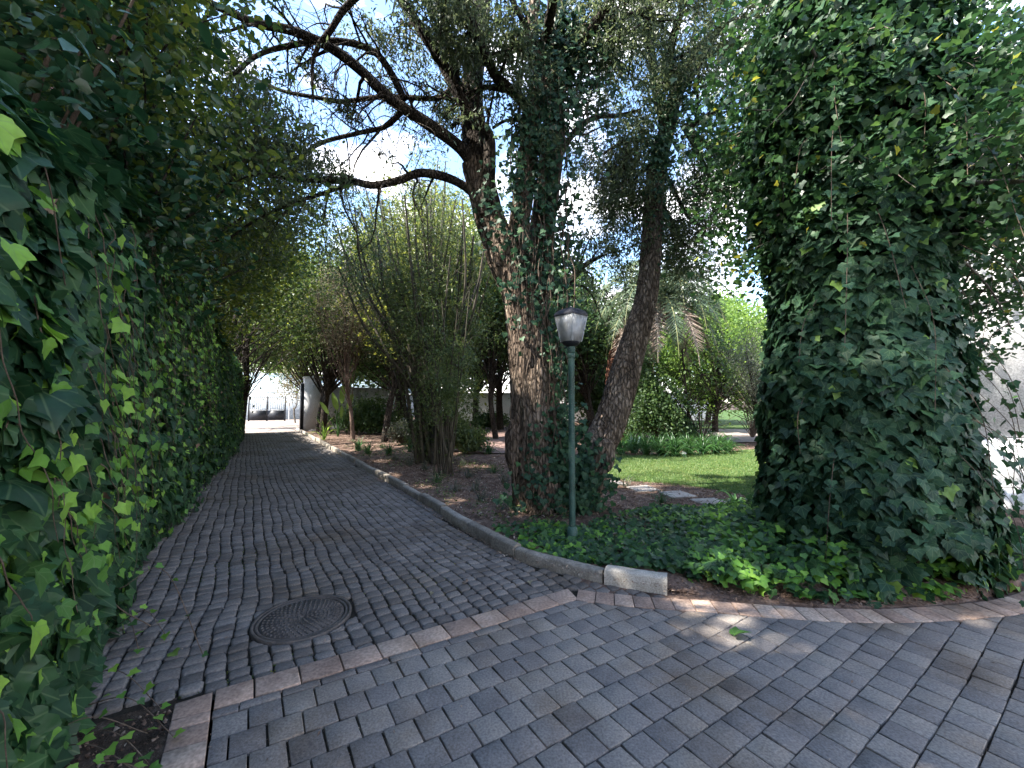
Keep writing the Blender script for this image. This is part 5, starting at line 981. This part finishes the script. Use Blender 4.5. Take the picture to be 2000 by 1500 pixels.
for k in range(60):                           # loose hanging shoots, denser on the side of the house
    a = rng.uniform(-1.3, 1.6) if k % 3 else rng.uniform(-3, 0); z0 = rng.uniform(1.0, 4.2); e_ = np.array([math.cos(a), math.sin(a), 0]); p = IC + e_ * cr_(z0) + [0, 0, z0]; L_ = rng.uniform(.4, 1.3); d = e_ * rng.uniform(.1, .55) + [0, 0, -1]
    Q = interp([p, p + d * L_ * .4 + e_ * .12, p + d * L_ + rng.normal(0, .05, 3)], 20); Q[:, 2] = np.maximum(Q[:, 2], .04); tube(mb, Q, .003, 4, cap=False)
    for s in range(3, 20, 2):
        ex[0].append(Q[s] + rng.normal(0, .02, 3)); ex[1].append(e_ + rng.normal(0, .5, 3) + [0, 0, .3]); ex[2].append(rng.normal(0, .4, 3) + [0, 0, -1]); ex[3].append(rng.uniform(.04, .075)); ex[4].append(rng.uniform(.2, .7))
mb.build('stems', M['stem'], it, kind='stuff')
P = np.vstack([P, ex[0]]); N = np.vstack([N, norm(np.array(ex[1]))]); T = np.vstack([T, norm(np.array(ex[2]))]); S = np.r_[S, ex[3]]; rn = np.r_[rn, ex[4]]
big = split(P, S * np.where(((P - IC)[:, :2] @ -norm(IC[:2])) > 0, 1, .01), 300); leaf_parts(it, M['ivyd'], P[big], N[big], T[big], S[big], rn[big])
mb = MB(); leafs(mb, IVYL, P[~big], N[~big], T[~big], S[~big], rn[~big]); mb.build('foliage', M['ivyd'], it, kind='stuff')
# its leafy head
lm = MB(); anc = []
for k in range(20):
    a = k * 2.4; z0 = rng.uniform(2.9, 5.0); o = IC + [.1, .1, z0]; d = np.array([math.cos(a) * 1.0 + .2, math.sin(a) * 1.0, rng.uniform(-.05, .9)]); L_ = rng.uniform(.7, 1.35); Q = interp([o, o + d * L_ * .5 + [0, 0, .25], o + d * L_], 12); tube(lm, Q, np.linspace(.05, .012, 12), 6); grow(Q, .04, .012, 6, .4, 1.0, lm, anc, 1, .25, .1, .2)
for p, y, w in (([(1830, 290), (1900, 255), (1960, 225), (2060, 180)], [4.6, 4.2], [14, 18, 22]), ([(1700, 420), (1800, 330), (1900, 250)], [4.0, 4.4], [10, 12, 8]), ([(1830, 430), (1920, 460), (1990, 520), (2050, 570)], [4.4, 4.7], [8, 6, 3]), ([(1840, 350), (1930, 370), (2020, 420)], [4.5, 4.9], [9, 7, 4]), ([(1850, 480), (1930, 560), (1975, 640)], [4.3, 4.5], [6, 4, 2])):
    Q, wr = limb(lm, p, y, w, 8, .06, None, 3); grow(Q, .03, .02, 8, .4, 1.0, lm, anc, 1, .1, .1, .2)
lm.build('limb', M['barkg'], it)
na = 900; th = rng.uniform(0, 2 * math.pi, na); za = rng.uniform(2.95, 6.6, na); ra = np.interp(za, [2.95, 3.5, 4.5, 6.6], [.75, 1.0, 1.25, 1.3]) * rng.uniform(.6, 1.05, na) * (1 + .18 * vnoise(np.c_[np.cos(th), np.sin(th), za], 2, 12))
anc.append(np.c_[IC[0] + .12 + ra * np.cos(th), IC[1] + .1 + ra * np.sin(th), za])
mb = MB(); leaf_cloud(mb, IVYL, anc, 34000, .15, .052, .5, .45, .24, .7, keep=lambda P: ~((P[:, 2] < 2.6) & (np.linalg.norm(P[:, :2] - IC[:2], axis=1) < .95))); mb.build('crown', M['right'], it)
# further leafy branches beyond, over the house
tree('tree', (8.2, 8.4), 8, (2.4, 1.8, 2.0), 8000, .09, M['right'], M['barkg'], 'leafy green tree hanging over the white house wall', tr=.14, ctr=(6.6, 5.6, 5.2), ncl=60, spread=.42, cull=True)

# ivy climbing the forked tree
ci = thing('climbing_ivy', 'dark ivy climbing the right flank of the forked tree', 'ivy', (MT[0] + .2, MT[1] - .3, .05)); Ps = []
def ivy_patch(cx, cy, sx_, sy_, n, Y0, sp=.12):
    for _ in range(n): Ps.append(W(rng.normal(cx, sx_), rng.normal(cy, sy_), Y0 - abs(rng.normal(0, sp))))
for c in [(1090, 640, 16, 60, 240), (1082, 900, 22, 60, 320), (1110, 980, 26, 34, 260), (1050, 985, 34, 26, 160), (1100, 800, 9, 70, 200), (1050, 560, 34, 50, 260), (1090, 470, 20, 60, 260), (1070, 330, 34, 60, 420), (1085, 180, 36, 70, 900), (1100, 60, 50, 60, 1200), (1010, 440, 14, 80, 160), (960, 400, 16, 60, 90), (1150, 120, 40, 80, 600), (1040, 920, 8, 30, 34), (1045, 250, 26, 60, 340), (1010, 350, 10, 80, 160), (1130, 890, 20, 50, 260)]: ivy_patch(*c, Y0=5.4 if c[1] > 350 else 5.35)
Ps = np.array(Ps); Ps = Ps[Ps[:, 2] > .06]; n = len(Ps); mb = MB(); N = norm(np.array([0, -1, .4]) + rng.normal(0, .5, (n, 3))); T = norm(rng.normal(0, .45, (n, 3)) + [0, -.1, -1])
S = rng.uniform(.045, .085, n); rn = np.clip(rng.normal(.35, .2, n), 0, .85); big = split(Ps, S, 120); leaf_parts(ci, M['ivyd'], Ps[big], N[big], T[big], S[big], rn[big]); leafs(mb, IVYL, Ps[~big], N[~big], T[~big], S[~big], rn[~big]); mb.build('foliage', M['ivyd'], ci, kind='stuff')
mb = MB()
for k in range(70):
    x = rng.uniform(1010, 1200); y0 = rng.uniform(0, 200); ln_ = rng.uniform(80, 300); a = W(x, y0, 5.2); b = W(x + rng.normal(0, 12), y0 + ln_, 5.2); Q = interp([a, (a + b) / 2 + rng.normal(0, .03, 3), b], 12); tube(mb, Q, .0022, 4, cap=False)
mb.build('stems', M['stem'], ci, kind='stuff')
c2 = thing('climbing_ivy', 'ivy wrapped round the upper stem of the leaning tree', 'ivy', (W(1290, 300, 6.2)[0], 6.2, .05)); Ps = []
for c in [(1295, 290, 16, 30, 420), (1320, 190, 30, 40, 600), (1345, 130, 34, 30, 400), (1290, 370, 12, 40, 110), (1165, 950, 22, 30, 130), (1135, 980, 16, 22, 160), (1280, 450, 12, 50, 50)]: ivy_patch(*c, Y0=6.2 if c[1] < 600 else 5.3)
Ps = np.array(Ps); Ps = Ps[Ps[:, 2] > .06]; n = len(Ps); mb = MB(); leafs(mb, IVYL, Ps, norm(np.array([0, -1, .4]) + rng.normal(0, .5, (n, 3))), norm(rng.normal(0, .45, (n, 3)) + [0, -.1, -1]), rng.uniform(.045, .075, n), np.clip(rng.normal(.35, .2, n), 0, .85)); mb.build('foliage', M['ivyd'], c2, kind='stuff')

# ivy ground cover
gi = thing('ivy_ground_cover', 'carpet of ivy leaves between the lamp post and the brick edging', 'ivy', (1.8, 3.9, .05))
poly = np.array([G(x, y)[:2] for x, y in [(960, 1040), (1020, 1082), (1100, 1108), (1200, 1118), (1310, 1130), (1420, 1160), (1560, 1176), (1700, 1180), (1850, 1172), (1960, 1150), (2060, 1090), (1990, 1030), (1800, 1000), (1530, 1010), (1400, 998), (1290, 1000), (1180, 1020), (1150, 1040), (1050, 1030)]])
def inside(P, poly):
    x, y = P[:, 0], P[:, 1]; c = np.zeros(len(P), bool); n = len(poly)
    for i in range(n):
        x1, y1 = poly[i]; x2, y2 = poly[(i + 1) % n]; c ^= ((y1 > y) != (y2 > y)) & (x < (x2 - x1) * (y - y1) / (y2 - y1 + 1e-12) + x1)
    return c
n = 21000; Pq = np.c_[rng.uniform(-.4, 5.6, n), rng.uniform(3.0, 6.0, n)]; Pq = Pq[inside(Pq, poly)]; px, py, d = proj(np.c_[Pq, 0 * Pq[:, 0]]); thin = np.clip((1130 - px) / 130, 0, 1) * .75; Pq = Pq[rng.random(len(Pq)) > thin]; n = len(Pq)
hgt = .05 + .09 * np.clip(vnoise(np.c_[Pq, 0 * Pq[:, 0]], 2.5, 7) + .5, 0, 1.4) * np.clip((Pq[:, 0] - .3) / 1.2, .25, 1); hgt += .34 * np.exp(-((np.linalg.norm(Pq - IC[:2], axis=1) - .75) / .42) ** 2) * (np.array([np.min(np.linalg.norm(bb - p, axis=1)) for p in Pq]) > .3); P = np.c_[Pq, .03 + hgt * rng.random(n) ** .6]
toC = norm(np.c_[-Pq, 0 * Pq[:, 0]]); N = norm(np.array([0, 0, 1.]) + rng.normal(0, .38, (n, 3)) + toC * .35); T = norm(toC + rng.normal(0, .8, (n, 3)) + [0, 0, -.3]); S = rng.uniform(.04, .085, n)
px, py, d = proj(P); edge = py > 1115; rn = np.clip(rng.normal(.58, .2, n) + .2 * vnoise(P, 2, 3), 0, .86); rn = np.where(edge & (rng.random(n) < .35), rng.uniform(.75, 1, n), rn)
big = split(P, S, 300); leaf_parts(gi, M['ivy'], P[big], N[big], T[big], S[big], rn[big]); mb = MB(); leafs(mb, IVYL, P[~big], N[~big], T[~big], S[~big], rn[~big]); mb.build('foliage', M['ivy'], gi, kind='stuff')
# more grass tufts in the bed
for (x, y, lb) in [(770, 905, 'grass tuft at the kerb under the slanting canes'), (855, 950, 'grass tuft just behind the sunlit kerb joint'), (890, 965, 'pair of wispy grass tufts behind the kerb bend'), (965, 930, 'grass tuft between slender stems and forked trunk'), (940, 985, 'small tuft in the pale leaf litter'), (1000, 1000, 'tuft touching the forked trunk on its shaded side'), (745, 880, 'sunlit tuft near the grey leaved bush'), (905, 915, 'tuft at the foot of the leafy low bush'), (1195, 965, 'small tuft between the first slab and the ivy'), (1290, 990, 'tuft growing through the ivy before the second slab')]:
    strap(G(x, y), 34, rng.uniform(.2, .32), .011, lb, mk='grey' if rng.random() < .6 else 'strap', name='grass_tuft', cat='grass tuft')
Pq = np.c_[rng.uniform(-4.5, .8, 9000), rng.uniform(4.6, 11, 9000)]; nzq = vnoise(np.c_[Pq, 0 * Pq[:, 0]], 2.2, 25); Pq = Pq[(Pq @ UH > 2.4) & (Pq @ UH < 4.6) & (nzq > .05)]; n = len(Pq); mb = MB()
leafs(mb, OVAL, np.c_[Pq, zbed(Pq[:, 0], Pq[:, 1]) + rng.uniform(.01, .10, n)], norm(rng.normal(0, .45, (n, 3)) + [0, 0, 1]), norm(rng.normal(0, 1, (n, 3)) * [1, 1, .4]), rng.uniform(.02, .055, n), rng.random(n)); tag(mb.build('undergrowth', M['bamboo'], kind='stuff'), 'low green weeds patching the leaf litter behind the kerb', 'weeds')
# leaf litter and twigs
def litter(n, xr, yr, test, mk, size, name, label, cat):
    Pq = np.c_[rng.uniform(*xr, n), rng.uniform(*yr, n)]; Pq = Pq[test(Pq)]; n = len(Pq); z = np.where((Pq @ UH > 2.2) | (Pq[:, 0] > 1.2), zbed(Pq[:, 0], Pq[:, 1]), 0) + .012
    mb = MB(); leafs(mb, LANCE, np.c_[Pq, z], norm(rng.normal(0, .35, (n, 3)) + [0, 0, 1]), norm(rng.normal(0, 1, (n, 3)) * [1, 1, .1]), rng.uniform(size * .5, size * 1.3, n), rng.random(n)); tag(mb.build(name, M[mk], kind='stuff'), label, cat)
bedtest = lambda P: (P @ UH > np.array([ulim(v) for v in P @ VH]) + .12) & ((P[:, 1] > 3.9) | (P[:, 0] < 1)) & ~inside(P, np.array([c[:2] for c in LA]))
litter(26000, (-4.5, 4), (3.6, 10), bedtest, 'litter', .055, 'leaf_litter', 'brown fallen leaves lying over the red garden bed', 'leaf litter')
litter(7000, (-9, 8), (8, 20), bedtest, 'litter', .09, 'leaf_litter', 'russet leaf litter under the trees near the gateway', 'leaf litter')
kt = lambda P: (np.abs(P @ UH - np.array([ulim(v) for v in P @ VH]) + .04 + .0) < .05 + 0 * P[:, 0]) & (P[:, 1] < 9)
litter(26000, (-3, 1.6), (3.1, 8), kt, 'litter', .03, 'debris', 'dry leaf crumbs gathered along the foot of the kerb', 'leaf litter')
mt_ = lambda P: inside(P, np.array([G(x, y)[:2] for x, y in [(1310, 1160), (1400, 1166), (1500, 1178), (1600, 1186), (1700, 1189), (1800, 1186), (1900, 1176), (2010, 1140), (2010, 1120), (1900, 1150), (1700, 1165), (1500, 1158), (1310, 1135)]]))
Pq = np.c_[rng.uniform(1, 4.6, 9000), rng.uniform(2.9, 4, 9000)]; Pq = Pq[mt_(Pq)]; n = len(Pq); mb = MB(); leafs(mb, LANCE, np.c_[Pq, rng.uniform(.01, .035, n)], norm(rng.normal(0, .5, (n, 3)) + [0, 0, 1]), norm(rng.normal(0, 1, (n, 3)) * [1, 1, .2]), rng.uniform(.015, .05, n), rng.random(n) * .6); tag(mb.build('mulch', M['litter'], kind='stuff'), 'dark bark mulch between the ivy and the brick edging', 'mulch')
Pq = np.c_[rng.uniform(-6, 6, 5200), rng.uniform(1.2, 12, 5200)]; w_ = np.exp(-((Pq @ UH) - .2) ** 2 / 6); Pq = Pq[(rng.random(len(Pq)) < w_ * .5) & (Pq @ UH < 2.2) | ((Pq[:, 1] < 2.7) & (rng.random(len(Pq)) < .5))]; Pq = Pq[(Pq @ UH > -.7)]; n = len(Pq); mb = MB()
leafs(mb, LANCE, np.c_[Pq, np.full(n, .006)], norm(rng.normal(0, .3, (n, 3)) + [0, 0, 1]), norm(rng.normal(0, 1, (n, 3)) * [1, 1, .1]), rng.random(n) ** 3 * .028 + .005, rng.random(n)); tag(mb.build('debris', M['litter'], kind='stuff'), 'tiny dry crumbs and leaf bits scattered over drive and pavers', 'leaf litter')
mb = MB(); Pm = []
for q in cob[::1]:
    c = np.mean(q, 0)
    if c[1] < 8 and vnoise(np.array([[c[0], c[1], 0]]), 1.6, 13)[0] > .35: Pm += [q[0] + rng.normal(0, .003, 2), q[2] + rng.normal(0, .003, 2), (q[0] + q[1]) / 2 + rng.normal(0, .004, 2), (q[4 % len(q)] + q[3 % len(q)]) / 2]
Pm = np.repeat(np.array(Pm), 3, 0); Pm = Pm + rng.normal(0, .005, Pm.shape); n = len(Pm); leafs(mb, OVAL, np.c_[Pm, np.full(n, -.012)], norm(rng.normal(0, .5, (n, 3)) + [0, 0, 1]), norm(rng.normal(0, 1, (n, 3)) + [0, 0, .4]), rng.uniform(.006, .016, n), rng.random(n)); tag(mb.build('moss', M['left'], kind='stuff'), 'thin green moss growing in the cobble joints', 'moss')
mb = MB(); Pm = []
for q in pav:
    c = np.mean(q, 0)
    if c[1] > .9:
        dens = 1 + 2.2 * (vnoise(np.array([[c[0], c[1], 0]]), 1.3, 33)[0] > .1)
        for _ in range(int(3 * dens)):
            a = int(rng.integers(0, len(q))); f = rng.random(); p = q[a] * f + q[(a + 1) % len(q)] * (1 - f); Pm.append(p + (p - c) / np.linalg.norm(p - c) * .004)
Pm = np.array(Pm); n = len(Pm); leafs(mb, LANCE, np.c_[Pm, np.full(n, -.006)], norm(rng.normal(0, .5, (n, 3)) + [0, 0, 1]), norm(rng.normal(0, 1, (n, 3)) + [0, 0, .2]), rng.random(n) ** 2 * .014 + .004, rng.random(n) ** .7); tag(mb.build('joint_grit', M['litter'], kind='stuff'), 'sandy grit caught in the joints between the grey pavers', 'grit')
# grit on the bare soil corner
Pq = rng.random((2600, 2)) * [1.5, 1.5] + [-2.7, 1.0]; Pq = Pq[(Pq @ UH < -.28) & (Pq @ UH > -.8) & (Pq @ VH < 2.66)]; n = len(Pq); mb = MB(); T4 = (np.array([(1, 0, -.4), (-.5, .9, -.4), (-.5, -.9, -.4), (0, 0, .8)]), np.array([(0, 1, 3), (1, 2, 3), (2, 0, 3)]))
leafs(mb, T4, np.c_[Pq, np.full(n, -.004)], norm(rng.normal(0, .4, (n, 3)) + [0, 0, 1]), rvec(n), rng.uniform(.003, .016, n) , rng.random(n) ** 2 * .9); tag(mb.build('gravel', M['litter'], kind='stuff'), 'grit and crumbs on the bare dark soil corner', 'gravel')
# single fallen leaves
mb = MB(); V = IVY[0] * [.9, 1.1, 1.6]; mb.add(V * .10, IVY[1], .7, IVY[0]); o = mb.build('fallen_leaf', M['ivy']); o.location = G(1435, 1246) + [0, 0, .02]; o.rotation_euler = (R(20), R(-14), R(-95)); tag(o, 'single curled green leaf lying on the grey pavers', 'leaf')
for x, y, s, r, mk, lb in ((911, 1140, .05, .6, 'litter', 'curled brown leaf lying on the middle of the cobbles'), (845, 1160, .03, .95, 'dry', 'tiny yellow leaf on the cobbles'), (1035, 1138, .035, .95, 'dry', 'pale round dry leaf near the kerb'), (337, 1278, .05, .6, 'lime', 'small pale green leaf lying on the cobbles near the hedge')):
    mb = MB(); mb.add(IVY[0] * s * [1, 1, 1.8], IVY[1], r, IVY[0]); o = mb.build('fallen_leaf', M[mk]); o.location = G(x, y) + [0, 0, .012]; o.rotation_euler = (R(rng.uniform(-15, 15)), R(rng.uniform(-15, 15)), rng.uniform(0, 6)); tag(o, lb, 'leaf')
# white flower at the lawn edge
fb = G(1335, 897); fl = thing('flower', 'white flower nodding at the edge of the lawn', 'flower', (fb[0], fb[1], .05)); mb = MB(); tube(mb, [fb + [0, 0, .03], fb + [0, 0, .2]], .006, 5); mb.build('stem', M['strap'], fl)
for k in range(9): a = k * .7; mb = MB(); leafs(mb, OVAL, np.array([fb + [0, 0, .2]]), np.array([[math.cos(a) * .5, math.sin(a) * .5, 1]]), np.array([[math.cos(a), math.sin(a), .3]]), np.array([.11]), np.array([.5])); mb.build('petal', M['white'], fl)
# pink blossom high behind the hedge
tree('tree', (-7.0, 5.2), 5.5, (1.4, 1.4, 1.2), 2600, .07, M['pink'], M['barkd'], 'shrubby tree with pink blossom glimpsed through the leaves above the hedge', tr=.07, ctr=(-6.9, 6.6, 5.0), ncl=30, spread=.3)
tot = sum(len(o.data.polygons) for o in scene.objects if o.type == 'MESH'); print('faces', tot, 'objects', len(scene.objects))
